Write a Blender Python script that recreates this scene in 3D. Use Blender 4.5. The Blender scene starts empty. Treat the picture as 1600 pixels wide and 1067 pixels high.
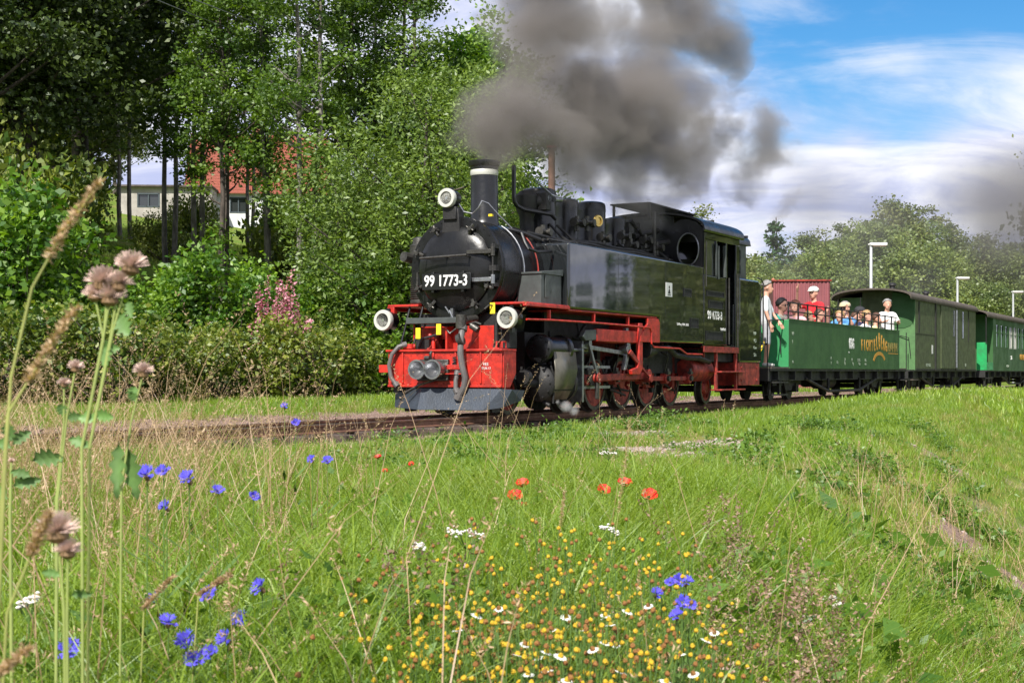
import bpy, bmesh, math, random
import numpy as np
from mathutils import Vector, Matrix, Euler

# ------------------------------------------------------------------ camera, sky, sun, exposure
sc = bpy.context.scene
COL = sc.collection
EYE = 0.56                                   # the lens is 0.56 m above rail level
TH = math.radians(28.1)                      # heading of the track from the view axis
U = (math.sin(TH), math.cos(TH)); V = (math.cos(TH), -math.sin(TH))
O = (-0.879, 18.57)                          # rail-level point under the engine's front beam
ANG = math.atan2(U[1], U[0])
SUN_AZ, SUN_EL = math.radians(200), math.radians(44)   # azimuth of the sun clockwise from +Y

cam_d = bpy.data.cameras.new('camera'); cam = bpy.data.objects.new('camera', cam_d); COL.objects.link(cam)
cam.location = (0, 0, EYE); cam.rotation_euler = (math.radians(90), 0, 0)
cam_d.sensor_width = 36; cam_d.lens = 2250 / 1600 * 36; cam_d.shift_y = 48.5 / 1600
cam_d.clip_start = 0.05; cam_d.clip_end = 3000
cam_d.dof.use_dof = True; cam_d.dof.focus_distance = 17.0; cam_d.dof.aperture_fstop = 18
sc.camera = cam

w = bpy.data.worlds.new('World'); sc.world = w; w.use_nodes = True
nt = w.node_tree; nt.nodes.clear()
def N(t, ty, **k):
    n = t.nodes.new(ty)
    for a, b in k.items(): setattr(n, a, b)
    return n
def mathn(t, op, a, b=None, c=None, clamp=False):
    n = t.nodes.new('ShaderNodeMath'); n.operation = op; n.use_clamp = clamp
    for i, v in enumerate((a, b, c)):
        if v is None: continue
        if isinstance(v, (int, float)): n.inputs[i].default_value = v
        else: t.links.new(v, n.inputs[i])
    return n.outputs[0]
def ramp(t, fac, a, b, lo=0.0, hi=1.0, smooth=True):
    n = t.nodes.new('ShaderNodeMapRange'); n.interpolation_type = 'SMOOTHSTEP' if smooth else 'LINEAR'
    t.links.new(fac, n.inputs[0])
    for i, v in enumerate((a, b, lo, hi)): n.inputs[i + 1].default_value = v
    return n.outputs[0]
def mixc(t, fac, a, b, mode='MIX'):
    n = t.nodes.new('ShaderNodeMix'); n.data_type = 'RGBA'; n.blend_type = mode
    if isinstance(fac, (int, float)): n.inputs[0].default_value = fac
    else: t.links.new(fac, n.inputs[0])
    for s, v in ((6, a), (7, b)):
        if isinstance(v, (tuple, list)): n.inputs[s].default_value = (*v[:3], 1)
        else: t.links.new(v, n.inputs[s])
    return n.outputs[2]

sky = N(nt, 'ShaderNodeTexSky', sky_type='NISHITA', sun_disc=False)
sky.sun_elevation = SUN_EL; sky.sun_rotation = SUN_AZ
sky.air_density = 1.0; sky.dust_density = 0.3; sky.ozone_density = 3.0
hs = N(nt, 'ShaderNodeHueSaturation'); hs.inputs['Saturation'].default_value = 1.4; hs.inputs['Value'].default_value = 1.15
nt.links.new(sky.outputs[0], hs.inputs['Color'])
tc = N(nt, 'ShaderNodeTexCoord'); sep = N(nt, 'ShaderNodeSeparateXYZ'); nt.links.new(tc.outputs['Generated'], sep.inputs[0])
up = mathn(nt, 'ADD', mathn(nt, 'MAXIMUM', sep.outputs[2], 0.0), 0.20)
cx = mathn(nt, 'DIVIDE', sep.outputs[0], up); cy = mathn(nt, 'DIVIDE', sep.outputs[1], up)
cmb = N(nt, 'ShaderNodeCombineXYZ'); nt.links.new(cx, cmb.inputs[0]); nt.links.new(cy, cmb.inputs[1])
mp = N(nt, 'ShaderNodeMapping'); mp.inputs['Scale'].default_value = (0.75, 1.05, 1); mp.inputs['Rotation'].default_value = (0, 0, -0.35)
mp.inputs['Location'].default_value = (1.3, 0.4, 0)
nt.links.new(cmb.outputs[0], mp.inputs[0])
n1 = N(nt, 'ShaderNodeTexNoise'); n1.inputs['Scale'].default_value = 0.9; n1.inputs['Detail'].default_value = 9; n1.inputs['Roughness'].default_value = 0.52
n1.inputs['Distortion'].default_value = 0.5
nt.links.new(mp.outputs[0], n1.inputs['Vector'])
n3 = N(nt, 'ShaderNodeTexNoise'); n3.inputs['Scale'].default_value = 2.6; n3.inputs['Detail'].default_value = 9; n3.inputs['Roughness'].default_value = 0.6; n3.inputs['Distortion'].default_value = 0.8
nt.links.new(mp.outputs[0], n3.inputs['Vector'])
# one large blue opening in the cloud, high to the right of the view
hole = N(nt, 'ShaderNodeVectorMath', operation='DOT_PRODUCT'); nt.links.new(tc.outputs['Generated'], hole.inputs[0])
hole.inputs[1].default_value = Vector((0.43, 1.0, 0.70)).normalized()
hb = ramp(nt, hole.outputs['Value'], 0.895, 0.958, 0.16, -0.22)
cm = ramp(nt, mathn(nt, 'ADD', mathn(nt, 'ADD', mathn(nt, 'ADD', n1.outputs[0], mathn(nt, 'MULTIPLY', mathn(nt, 'SUBTRACT', n3.outputs[0], 0.5), 0.35)), hb), ramp(nt, sep.outputs[2], 0.02, 0.19, 0.16, 0.0)), 0.40, 0.66)
cloudc = mixc(nt, ramp(nt, n3.outputs[0], 0.36, 0.62), (4.9, 5.4, 7.9), (8.8, 8.9, 9.6))
skyc = mixc(nt, cm, hs.outputs[0], cloudc)
bg = N(nt, 'ShaderNodeBackground'); bg.inputs[1].default_value = 0.078
nt.links.new(skyc, bg.inputs[0]); wo = N(nt, 'ShaderNodeOutputWorld'); nt.links.new(bg.outputs[0], wo.inputs[0])

sd = bpy.data.lights.new('sun', 'SUN'); sd.energy = 5.0; sd.angle = math.radians(0.5); sd.color = (1.0, 0.955, 0.88)
sun = bpy.data.objects.new('sun', sd); COL.objects.link(sun)
sv = Vector((math.sin(SUN_AZ) * math.cos(SUN_EL), math.cos(SUN_AZ) * math.cos(SUN_EL), math.sin(SUN_EL)))
sun.rotation_euler = sv.to_track_quat('Z', 'Y').to_euler(); sun.location = sv * 60

sc.render.engine = 'CYCLES'
sc.view_settings.view_transform = 'Standard'; sc.view_settings.look = 'None'
sc.view_settings.exposure = 0.6; sc.view_settings.gamma = 1.0; sc.view_settings.use_curve_mapping = False
cy_ = sc.cycles
cy_.max_bounces = 8; cy_.diffuse_bounces = 2; cy_.glossy_bounces = 3; cy_.transmission_bounces = 4; cy_.volume_bounces = 1
cy_.transparent_max_bounces = 8; cy_.volume_step_rate = 1.0; cy_.volume_max_steps = 220
cy_.use_denoising = True
cy_.sample_clamp_indirect = 6

rng = np.random.default_rng(11); random.seed(5)

# ------------------------------------------------------------------ materials
MATS = {}
def mat(name, col, rough=0.6, metal=0.0, var=0.18, nscale=6.0, bump=0.0, bscale=40.0, coat=0.0, col2=None, stretch=None, spec=0.5, streak=0.0):
    if name in MATS: return MATS[name]
    m = bpy.data.materials.new(name); m.use_nodes = True; t = m.node_tree; b = t.nodes['Principled BSDF']
    b.inputs['Roughness'].default_value = rough; b.inputs['Metallic'].default_value = metal
    b.inputs['Coat Weight'].default_value = coat; b.inputs['Specular IOR Level'].default_value = spec
    b.inputs['Coat Roughness'].default_value = 0.08
    co = N(t, 'ShaderNodeTexCoord'); mpn = N(t, 'ShaderNodeMapping'); t.links.new(co.outputs['Object'], mpn.inputs[0])
    if stretch: mpn.inputs['Scale'].default_value = stretch
    n = N(t, 'ShaderNodeTexNoise'); n.inputs['Scale'].default_value = nscale; n.inputs['Detail'].default_value = 7
    n.inputs['Roughness'].default_value = 0.65
    t.links.new(mpn.outputs[0], n.inputs['Vector'])
    c2 = col2 if col2 else tuple(c * (1 - 2 * var) for c in col)
    c = mixc(t, ramp(t, n.outputs[0], 0.32, 0.7), c2, col)
    t.links.new(c, b.inputs['Base Color'])
    r = ramp(t, n.outputs[0], 0.3, 0.7, min(1, rough + 0.14), max(0.03, rough - 0.06)); t.links.new(r, b.inputs['Roughness'])
    if bump:
        n2 = N(t, 'ShaderNodeTexNoise'); n2.inputs['Scale'].default_value = bscale; n2.inputs['Detail'].default_value = 4
        t.links.new(co.outputs['Object'], n2.inputs['Vector'])
        bp = N(t, 'ShaderNodeBump'); bp.inputs['Strength'].default_value = bump; bp.inputs['Distance'].default_value = 0.02
        t.links.new(n2.outputs[0], bp.inputs['Height']); t.links.new(bp.outputs[0], b.inputs['Normal'])
    MATS[name] = m
    return m

def gloss_black():
    m = bpy.data.materials.new('gloss black paint'); m.use_nodes = True; t = m.node_tree; b = t.nodes['Principled BSDF']
    b.inputs['Base Color'].default_value = (0.012, 0.014, 0.015, 1); b.inputs['Roughness'].default_value = 0.10
    b.inputs['Coat Weight'].default_value = 1.0; b.inputs['Coat Roughness'].default_value = 0.03; b.inputs['Specular IOR Level'].default_value = 0.5
    co = N(t, 'ShaderNodeTexCoord'); mpn = N(t, 'ShaderNodeMapping'); t.links.new(co.outputs['Object'], mpn.inputs[0])
    mpn.inputs['Scale'].default_value = (1.5, 1, 0.55)
    n = N(t, 'ShaderNodeTexNoise'); n.inputs['Scale'].default_value = 1.1; n.inputs['Detail'].default_value = 0.5; t.links.new(mpn.outputs[0], n.inputs['Vector'])
    bp = N(t, 'ShaderNodeBump'); bp.inputs['Strength'].default_value = 0.16; bp.inputs['Distance'].default_value = 0.02
    t.links.new(n.outputs[0], bp.inputs['Height']); t.links.new(bp.outputs[0], b.inputs['Normal']); t.links.new(bp.outputs[0], b.inputs['Coat Normal'])
    n2 = N(t, 'ShaderNodeTexNoise'); n2.inputs['Scale'].default_value = 5; n2.inputs['Detail'].default_value = 8; t.links.new(co.outputs['Object'], n2.inputs['Vector'])
    t.links.new(ramp(t, n2.outputs[0], 0.35, 0.75, 0.05, 0.13), b.inputs['Roughness'])
    return m

K_GLOSS = gloss_black()
K_BLACK = mat('black paint', (0.009, 0.009, 0.010), 0.30, var=0.3, bump=0.12, bscale=9, coat=0.12)
K_SMOKE = mat('smokebox black', (0.020, 0.020, 0.020), 0.27, metal=0.45, var=0.3, nscale=4, bump=0.25, bscale=7)
K_SOOT = mat('sooty black', (0.013, 0.012, 0.012), 0.6, var=0.3, bump=0.2)
K_RED = mat('signal red paint', (0.56, 0.026, 0.014), 0.45, var=0.3, nscale=7, bump=0.2, bscale=18, coat=0.15)
K_REDD = mat('dusty red paint', (0.38, 0.035, 0.022), 0.55, var=0.35, nscale=9, bump=0.2, bscale=30)
K_STEEL = mat('worn steel', (0.42, 0.43, 0.45), 0.34, metal=0.9, var=0.25, nscale=12, bump=0.1)
K_DSTEEL = mat('oily steel', (0.10, 0.095, 0.085), 0.4, metal=0.6, var=0.3, nscale=10, bump=0.2)
K_JACKET = mat('olive grey jacket', (0.16, 0.15, 0.12), 0.35, metal=0.5, var=0.2, nscale=4)
K_PLOW = mat('slate grey plough', (0.050, 0.062, 0.080), 0.42, metal=0.3, var=0.2, nscale=5, bump=0.2)
K_GREYBOX = mat('grey painted box', (0.07, 0.08, 0.078), 0.4, var=0.2)
K_WHITE = mat('white paint', (0.70, 0.70, 0.68), 0.5, var=0.06)
K_CREAM = mat('cream enamel', (0.50, 0.50, 0.45), 0.4, var=0.06)
K_YEL = mat('yellow tag', (0.85, 0.62, 0.02), 0.5, var=0.05)
K_BRASS = mat('brass', (0.7, 0.5, 0.16), 0.3, metal=0.9, var=0.1)
K_RUBBER = mat('grey rubber hose', (0.12, 0.11, 0.105), 0.5, var=0.15)
K_DARK = mat('dark interior', (0.01, 0.01, 0.01), 0.8, var=0.1)
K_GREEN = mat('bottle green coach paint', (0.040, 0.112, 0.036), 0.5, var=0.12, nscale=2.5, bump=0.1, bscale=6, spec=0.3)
K_GREEN_LIT = mat('coach green with painted sun', (0.035, 0.235, 0.085), 0.42, var=0.1, nscale=3, bump=0.1, bscale=6)  # coach green lightened to paint in the sun on wagon ends
K_OLIVE = mat('weathered green van paint', (0.078, 0.100, 0.042), 0.6, var=0.2, nscale=5, bump=0.2, bscale=14)
K_ROOF = mat('dusty brown roof felt', (0.10, 0.08, 0.065), 0.8, var=0.2, nscale=3, bump=0.3, bscale=12)
K_UNDER = mat('black underframe', (0.018, 0.018, 0.017), 0.6, var=0.3)
K_OCHRE = mat('ochre lettering', (0.55, 0.27, 0.03), 0.5, var=0.1)
K_FADED = mat('faded lettering', (0.30, 0.36, 0.28), 0.6, var=0.1)
K_GLASS = mat('coach glass', (0.03, 0.035, 0.035), 0.05, var=0.05, coat=1)
def lens_mat():
    m = bpy.data.materials.new('lamp glass'); m.use_nodes = True; b = m.node_tree.nodes['Principled BSDF']
    b.inputs['Base Color'].default_value = (0.42, 0.43, 0.41, 1); b.inputs['Metallic'].default_value = 0.8; b.inputs['Roughness'].default_value = 0.25
    b.inputs['Coat Weight'].default_value = 1.0
    return m
K_LENS = lens_mat()

# ------------------------------------------------------------------ mesh helpers
class MB:
    """collects shapes; flip=True: coordinates are (along track, toward camera, up)"""
    def __init__(s, flip=True): s.v = []; s.f = []; s.mi = []; s.flip = flip
    def add(s, vs, fs, mi=0):
        o = len(s.v); s.v += [tuple(p) for p in vs]; s.f += [tuple(i + o for i in f) for f in fs]; s.mi += [mi] * len(fs); return s
    def box(s, x0, x1, y0, y1, z0, z1, mi=0):
        return s.add([(x, y, z) for x in (x0, x1) for y in (y0, y1) for z in (z0, z1)],
                     [(0, 1, 3, 2), (4, 6, 7, 5), (0, 4, 5, 1), (2, 3, 7, 6), (0, 2, 6, 4), (1, 5, 7, 3)], mi)
    def ring(s, c, ax, r, n, ph=0.0):
        ax = Vector(ax).normalized(); p = ax.orthogonal().normalized() if abs(ax.z) > 0.9 else ax.cross(Vector((0, 0, 1))).normalized()
        q = ax.cross(p)
        return [tuple(Vector(c) + (p * math.cos(ph + 2 * math.pi * i / n) + q * math.sin(ph + 2 * math.pi * i / n)) * r) for i in range(n)]
    def tube(s, p0, p1, r0, r1=None, n=12, caps=True, mi=0):
        r1 = r0 if r1 is None else r1; ax = Vector(p1) - Vector(p0)
        vs = s.ring(p0, ax, r0, n) + s.ring(p1, ax, r1, n)
        fs = [(i, (i + 1) % n, n + (i + 1) % n, n + i) for i in range(n)]
        if caps: fs += [tuple(range(n))[::-1], tuple(range(n, 2 * n))]
        return s.add(vs, fs, mi)
    def path(s, pts, r, n=8, mi=0, r1=None):
        pts = [Vector(p) for p in pts]; vs = []; k = len(pts); ref = None
        for i, p in enumerate(pts):
            d = (pts[min(i + 1, k - 1)] - pts[max(i - 1, 0)]).normalized()
            if ref is None: ref = d.orthogonal().normalized()
            ref = (ref - d * ref.dot(d)).normalized(); q = d.cross(ref)
            rr = r if r1 is None else r + (r1 - r) * i / (k - 1)
            vs += [tuple(p + (ref * math.cos(2 * math.pi * j / n) + q * math.sin(2 * math.pi * j / n)) * rr) for j in range(n)]
        fs = [(i * n + j, i * n + (j + 1) % n, (i + 1) * n + (j + 1) % n, (i + 1) * n + j) for i in range(k - 1) for j in range(n)]
        fs += [tuple(range(n))[::-1], tuple(range((k - 1) * n, k * n))]
        return s.add(vs, fs, mi)
    def lathe(s, prof, c, ax=(0, 0, 1), n=32, mi=0):
        """prof: (distance along the axis, radius)"""
        ax = Vector(ax).normalized(); c = Vector(c); vs = []
        for h, r in prof: vs += s.ring(c + ax * h, ax, max(r, 1e-4), n)
        k = len(prof)
        fs = [(i * n + j, i * n + (j + 1) % n, (i + 1) * n + (j + 1) % n, (i + 1) * n + j) for i in range(k - 1) for j in range(n)]
        if prof[0][1] > 1e-3: fs.append(tuple(range(n))[::-1])
        if prof[-1][1] > 1e-3: fs.append(tuple(range((k - 1) * n, k * n)))
        return s.add(vs, fs, mi)
    def prism(s, poly, d0, d1, plane='xz', mi=0):
        n = len(poly)
        def P(p, d): return {'xz': (p[0], d, p[1]), 'yz': (d, p[0], p[1]), 'xy': (p[0], p[1], d)}[plane]
        vs = [P(p, d0) for p in poly] + [P(p, d1) for p in poly]
        fs = [tuple(range(n))[::-1], tuple(range(n, 2 * n))] + [(i, (i + 1) % n, n + (i + 1) % n, n + i) for i in range(n)]
        return s.add(vs, fs, mi)
    def build(s, name, m, parent=None, angle=35, bevel=0.0, seg=2):
        me = bpy.data.meshes.new(name)
        vs = [(x, -y, z) for x, y, z in s.v] if s.flip else s.v
        me.from_pydata(vs, [], s.f)
        for mm in (m if isinstance(m, (list, tuple)) else [m]): me.materials.append(mm)
        me.polygons.foreach_set('material_index', s.mi)
        b = bmesh.new(); b.from_mesh(me); bmesh.ops.recalc_face_normals(b, faces=b.faces); b.to_mesh(me); b.free()
        if angle:
            me.polygons.foreach_set('use_smooth', [True] * len(me.polygons)); me.set_sharp_from_angle(angle=math.radians(angle))
        o = bpy.data.objects.new(name, me); COL.objects.link(o)
        if parent is not None: o.parent = parent
        if bevel:
            bv = o.modifiers.new('bevel', 'BEVEL'); bv.width = bevel; bv.segments = seg; bv.limit_method = 'ANGLE'; bv.angle_limit = math.radians(50)
        return o

def tag(o, label=None, cat=None, group=None, kind=None):
    if label: o['label'] = label
    if cat: o['category'] = cat
    if group: o['group'] = group
    if kind: o['kind'] = kind
    return o
def empty(name, loc=(0, 0, 0), rz=0.0, sc_=1.0):
    o = bpy.data.objects.new(name, None); COL.objects.link(o); o.location = loc; o.rotation_euler = (0, 0, rz); o.scale = (sc_,) * 3
    o.empty_display_size = 0.1
    return o
def W(a, b, z=0.0): return (O[0] + a * U[0] + b * V[0], O[1] + a * U[1] + b * V[1], z)
def at(px, d, z): return ((px - 800) / 2250 * d, d, z)
def copy_tree(o, parent=None):
    c = o.copy(); COL.objects.link(c)
    if parent is not None: c.parent = parent
    for ch in list(o.children): copy_tree(ch, c)
    return c
def text(s, size, loc, rot, name, m, parent, sx=1.0, ext=0.006, bold=0.0, space=1.0, bend=None, label=None):
    cu = bpy.data.curves.new(name, 'FONT'); cu.body = s; cu.size = size; cu.extrude = ext; cu.align_x = 'CENTER'; cu.align_y = 'CENTER'
    cu.offset = bold; cu.space_character = space; cu.resolution_u = 3
    to = bpy.data.objects.new(name + '_tmp', cu); COL.objects.link(to)
    dg = bpy.context.evaluated_depsgraph_get(); me = bpy.data.meshes.new_from_object(to.evaluated_get(dg))
    bpy.data.objects.remove(to); bpy.data.curves.remove(cu)
    for v in me.vertices:
        v.co.x *= sx
        if bend: bend(v.co)
    me.materials.clear(); me.materials.append(m)
    o = bpy.data.objects.new(name, me); COL.objects.link(o); o.parent = parent; o.location = (loc[0], -loc[1], loc[2]); o.rotation_euler = rot
    if label: o['label'] = label
    return o
SIDE = (math.radians(90), 0, 0); FRONT = (math.radians(90), 0, math.radians(-90))
def eval_mesh(o):
    dg = bpy.context.evaluated_depsgraph_get(); return bpy.data.meshes.new_from_object(o.evaluated_get(dg))
def arr_mesh(name, verts, faces, m, tone=None, smooth=False):
    """verts Nx3, faces Mx4 or Mx3 numpy arrays"""
    me = bpy.data.meshes.new(name); k = faces.shape[1]
    me.vertices.add(len(verts)); me.vertices.foreach_set('co', np.ascontiguousarray(verts, np.float32).ravel())
    me.loops.add(faces.size); me.loops.foreach_set('vertex_index', np.ascontiguousarray(faces, np.int32).ravel())
    me.polygons.add(len(faces)); me.polygons.foreach_set('loop_start', np.arange(0, faces.size, k, dtype=np.int32))
    if smooth: me.polygons.foreach_set('use_smooth', [True] * len(faces))
    me.update()
    if tone is not None:
        at_ = me.attributes.new('tone', 'FLOAT', 'FACE'); at_.data.foreach_set('value', np.ascontiguousarray(tone, np.float32))
    for mm in (m if isinstance(m, (list, tuple)) else [m]): me.materials.append(mm)
    return me
def link(name, me, parent=None, loc=(0, 0, 0), rz=0.0, s=1.0):
    o = bpy.data.objects.new(name, me); COL.objects.link(o); o.location = loc; o.rotation_euler = (0, 0, rz); o.scale = (s,) * 3 if isinstance(s, (int, float)) else s
    if parent is not None: o.parent = parent
    return o

# ------------------------------------------------------------------ terrain
def sstep(x, a, b):
    t = np.clip((x - a) / (b - a), 0, 1); return t * t * (3 - 2 * t)
def ab(x, y):
    dx = x - O[0]; dy = y - O[1]; return dx * U[0] + dy * U[1], dx * V[0] + dy * V[1]
def wob(x, y):
    return (np.sin(x * 1.3 + y * 0.7) + np.sin(y * 1.9 - x * 0.6 + 1.2) + 0.6 * np.sin(x * 3.1 + 2 + y * 2.3)) * 0.012
def ridge(y): y = np.clip(y, -40, 60); return -0.5 + 0.26 * y + 0.003 * y * y * (y > 0)
def gz(x, y):
    x = np.asarray(x, float); y = np.asarray(y, float); a, b = ab(x, y)
    plat = -0.20 + 0.10 * sstep(a, -3, 2) + 0.13 * sstep(a, 4, 16) - 0.13 * sstep(a, 18, 34)
    bed = -0.21
    near = bed + (plat - bed) * sstep(b, 1.15, 2.6)
    far = bed + 0.11 * sstep(-b, 1.2, 5)
    z = np.where(b > 0, near, far)
    z = z + 0.02 * sstep(12 - y, 0, 9) * (b > 1)
    d = x - ridge(y); z = z - 0.54 * (np.sqrt((d * 0.5 + 0.25) ** 2 + 0.10) + d * 0.5 - np.sqrt(0.0625 + 0.1) + 0.25) * (d > -6) * sstep(d, -1.6, 0.6) * (b > 1.2)
    z = np.maximum(z, -5.0)
    z = z + wob(x, y) * np.where(np.abs(b) > 1.3, 1, 0)
    hill = 0.33 * np.clip(-b - 15, 0, 20) + 0.19 * np.clip(-b - 35, 0, 60)
    z = z + hill * sstep(14 - x, 0, 26)
    fh = 0.13 * np.clip(y - 95, 0, 120) * sstep(x, -60, 10) * (1 - 0.55 * sstep(x, 60, 110))
    z = z + fh
    return z
def gz1(x, y): return float(gz(np.array([x]), np.array([y]))[0])
PATCH = [(0.98, 13.9, 0.62, 0.55), (2.05, 14.7, 0.62, 1.0), (1.35, 13.2, 0.5, 0.5), (1.0, 14.0, .5, .6), (4.75, 15.9, 0.5, 0.55), (3.6, 9.2, 0.5, 1.3), (3.15, 7.7, 0.40, 0.7),
         (2.75, 6.6, 0.45, 0.6), (2.25, 5.2, 0.32, 0.45), (3.3, 10.8, 0.3, 0.6), (1.7, 4.4, 0.2, 0.2), (3.0, 6.9, 0.35, 0.4), (2.6, 11.5, 0.4, 0.3), (1.3, 16.5, .5, .3)]
def dirt(x, y):
    a, b = ab(x, y); d = np.zeros_like(x)
    n = 0.30 * np.sin(x * 5.3 + 1) * np.sin(y * 4.1) + 0.22 * np.sin(x * 11 + y * 7) + 0.15 * np.sin(y * 19 - x * 13)
    for cx, cy, rx, ry in PATCH:
        q = ((x - cx) / rx) ** 2 + ((y - cy) / ry) ** 2; d = np.maximum(d, np.clip(1.35 - q + n, 0, 1))
    q = x - ridge(y); d = np.maximum(d, .50 * sstep(q, -.1, .8) * (y < 30) * sstep(np.sin(x * 1.7 + y * .9) + .7 * np.sin(y * 2.3 - x * 1.1) + n * 1.6, .1, 1.1))
    bed = np.where(b > 0, 1 - sstep(b + n * 0.25, 0.95, 1.45), 1 - sstep(-b + n * 1.2, 2.6, 4.6))
    return np.maximum(d, bed)
def axis(lo, hi, n, c, k):
    t = np.linspace(-1, 1, n); s = np.sinh(t * k) / np.sinh(k); return np.where(s < 0, c + s * (c - lo), c + s * (hi - c))
gx = axis(-600, 700, 360, 1.0, 5.6); gy = axis(-60, 1200, 380, 9.0, 5.0)
X, Y = np.meshgrid(gx, gy, indexing='ij'); Z = gz(X, Y); n0, n1_ = X.shape
idx = np.arange(n0 * n1_).reshape(n0, n1_)
F = np.stack([idx[:-1, :-1], idx[1:, :-1], idx[1:, 1:], idx[:-1, 1:]], -1).reshape(-1, 4)

def ground_mat():
    m = bpy.data.materials.new('meadow soil and turf'); m.use_nodes = True; t = m.node_tree; b = t.nodes['Principled BSDF']
    b.inputs['Roughness'].default_value = 0.95; b.inputs['Specular IOR Level'].default_value = 0.1
    geo = N(t, 'ShaderNodeNewGeometry')
    def noise(s, d=8):
        n = N(t, 'ShaderNodeTexNoise'); n.inputs['Scale'].default_value = s; n.inputs['Detail'].default_value = d; n.inputs['Roughness'].default_value = 0.7
        t.links.new(geo.outputs['Position'], n.inputs['Vector']); return n.outputs[0]
    big, mid, fine = noise(0.35, 4), noise(2.2), noise(26, 5)
    g = mixc(t, ramp(t, mid, 0.35, 0.7), (0.075, 0.135, 0.016), (0.17, 0.235, 0.035))
    g = mixc(t, ramp(t, big, 0.45, 0.7), g, (0.20, 0.19, 0.055))
    s = mixc(t, ramp(t, fine, 0.35, 0.65), (0.15, 0.10, 0.075), (0.36, 0.26, 0.21))
    at_ = N(t, 'ShaderNodeAttribute'); at_.attribute_name = 'dirt'
    f = mathn(t, 'ADD', at_.outputs['Fac'], mathn(t, 'MULTIPLY', mathn(t, 'SUBTRACT', fine, 0.5), 0.6))
    c = mixc(t, ramp(t, f, 0.35, 0.65), g, s)
    t.links.new(c, b.inputs['Base Color'])
    bp = N(t, 'ShaderNodeBump'); bp.inputs['Strength'].default_value = 0.8; bp.inputs['Distance'].default_value = 0.04
    t.links.new(fine, bp.inputs['Height']); t.links.new(bp.outputs[0], b.inputs['Normal'])
    return m
K_GROUND = ground_mat()
me = arr_mesh('ground', np.stack([X, Y, Z], -1).reshape(-1, 3), F, K_GROUND, smooth=True)
da = me.attributes.new('dirt', 'FLOAT', 'POINT'); da.data.foreach_set('value', dirt(X, Y).ravel().astype(np.float32))
tag(link('ground', me), kind='structure')

# ------------------------------------------------------------------ railway track
def bc(a): return -0.004 * a * a if a < 0 else 0.0        # the line bends very slightly in front of the engine
trk = empty('railway_track', W(0, 0, 0), ANG)
tag(trk, 'narrow gauge railway track with rusty rails on dark sleepers under the train', 'railway track')
K_RAIL = mat('rusty rail', (0.22, 0.11, 0.07), 0.6, metal=0.3, var=0.25, nscale=8, bump=0.2)
K_RAILTOP = mat('polished rail head', (0.45, 0.40, 0.36), 0.3, metal=0.9, var=0.2)
K_SLEEP = mat('dark oiled sleeper', (0.085, 0.060, 0.046), 0.85, var=0.3, nscale=10, bump=0.4)
A = [-14 + i * 0.5 for i in range(29)] + [1 + i * 4 for i in range(30)]
for sgn in (-1, 1):
    prof = [(-.05, -.10), (.05, -.10), (.05, -.09), (.009, -.075), (.009, -.03), (.024, -.022), (.024, -.002), (.018, 0), (-.018, 0), (-.024, -.002), (-.024, -.022), (-.009, -.03), (-.009, -.075), (-.05, -.09)]
    m_ = MB(); vs = [(a, bc(a) + sgn * 0.395 + p[0], p[1]) for a in A for p in prof]; k = len(prof)
    fs = [(i * k + j, i * k + (j + 1) % k, (i + 1) * k + (j + 1) % k, (i + 1) * k + j) for i in range(len(A) - 1) for j in range(k)]
    m_.add(vs, fs); m_.mi = [1 if (i % k) in (6, 7, 8) else 0 for i in range(len(fs))]
    m_.build('rail', [K_RAIL, K_RAILTOP], trk, angle=30)
sl = MB(); sl.box(-.11, .11, -.75, .75, -.20, -.102); s0 = None
a = -13.7; i = 0
while a < 62:
    if s0 is None: s0 = sl.build('sleeper', K_SLEEP, trk, bevel=.012); o = s0
    else: o = s0.copy(); COL.objects.link(o)
    o.location = (a, -bc(a), random.uniform(-.008, .004)); o.rotation_euler = (0, 0, random.uniform(-.02, .02)); o.scale = (random.uniform(.9, 1.08), random.uniform(.97, 1.03), 1)
    a += 0.62

# ------------------------------------------------------------------ steam locomotive (local: x along the train, b toward the camera)
loco = empty('steam_locomotive', W(0, 0, 0), ANG)
tag(loco, 'black and red narrow gauge steam tank locomotive with round smokebox door and three headlights', 'locomotive')
def B(name, m_, mt, **k): return m_.build(name, mt, k.pop('parent', loco), **k)

# frames, buffer beam and front
m_ = MB()
for s in (-1, 1): m_.prism([(0.05, .42), (0.05, .84), (.5, 1.12), (9.6, 1.0), (9.6, .55), (8.9, .36), (6.9, .36), (6.9, .30), (1.0, .30)], s * .30 - .015, s * .30 + .015, 'xz')
for a in (1.6, 3.0, 4.0, 5.0, 6.0, 7.3, 8.4): m_.box(a, a + .05, -.3, .3, .35, .98)
B('main_frame', m_, K_REDD)
m_ = MB(); m_.box(0, .03, -.85, .85, .37, .83)
m_.box(-.035, .36, -.87, .87, .832, .86)                       # top flange
m_.box(-.02, 0, -.85, .85, .37, .40)
for b in (-.85, .85): m_.prism([(.03, .37), (.03, .83), (.36, .83), (.36, .55), (.20, .37)], b - .014, b + .014, 'xz')
for b in (-.62, -.15, .18, .55): m_.box(-.022, 0, b - .012, b + .012, .42, .82)
m_.box(-.05, 0, .02, .32, .60, .66); m_.box(-.09, 0, .02, .34, .535, .55)     # bracket under the coupling
m_.box(-.045, 0, -.97, -.80, .56, .66)
for b in [-.8 + .1 * i for i in range(17)]:
    m_.tube((-.008, b, .79), (0, b, .79), .010, n=6); m_.tube((-.008, b, .42), (0, b, .42), .010, n=6)
B('buffer_beam', m_, K_RED, bevel=.005)
m_ = MB()
m_.prism([(-.08, .861), (-.08, 1.12), (-.02, 1.17), (.60, 1.17), (.60, .861)], .36, .385, 'yz'); m_.box(.3, .5, .60, .64, .861, 1.17)
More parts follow.
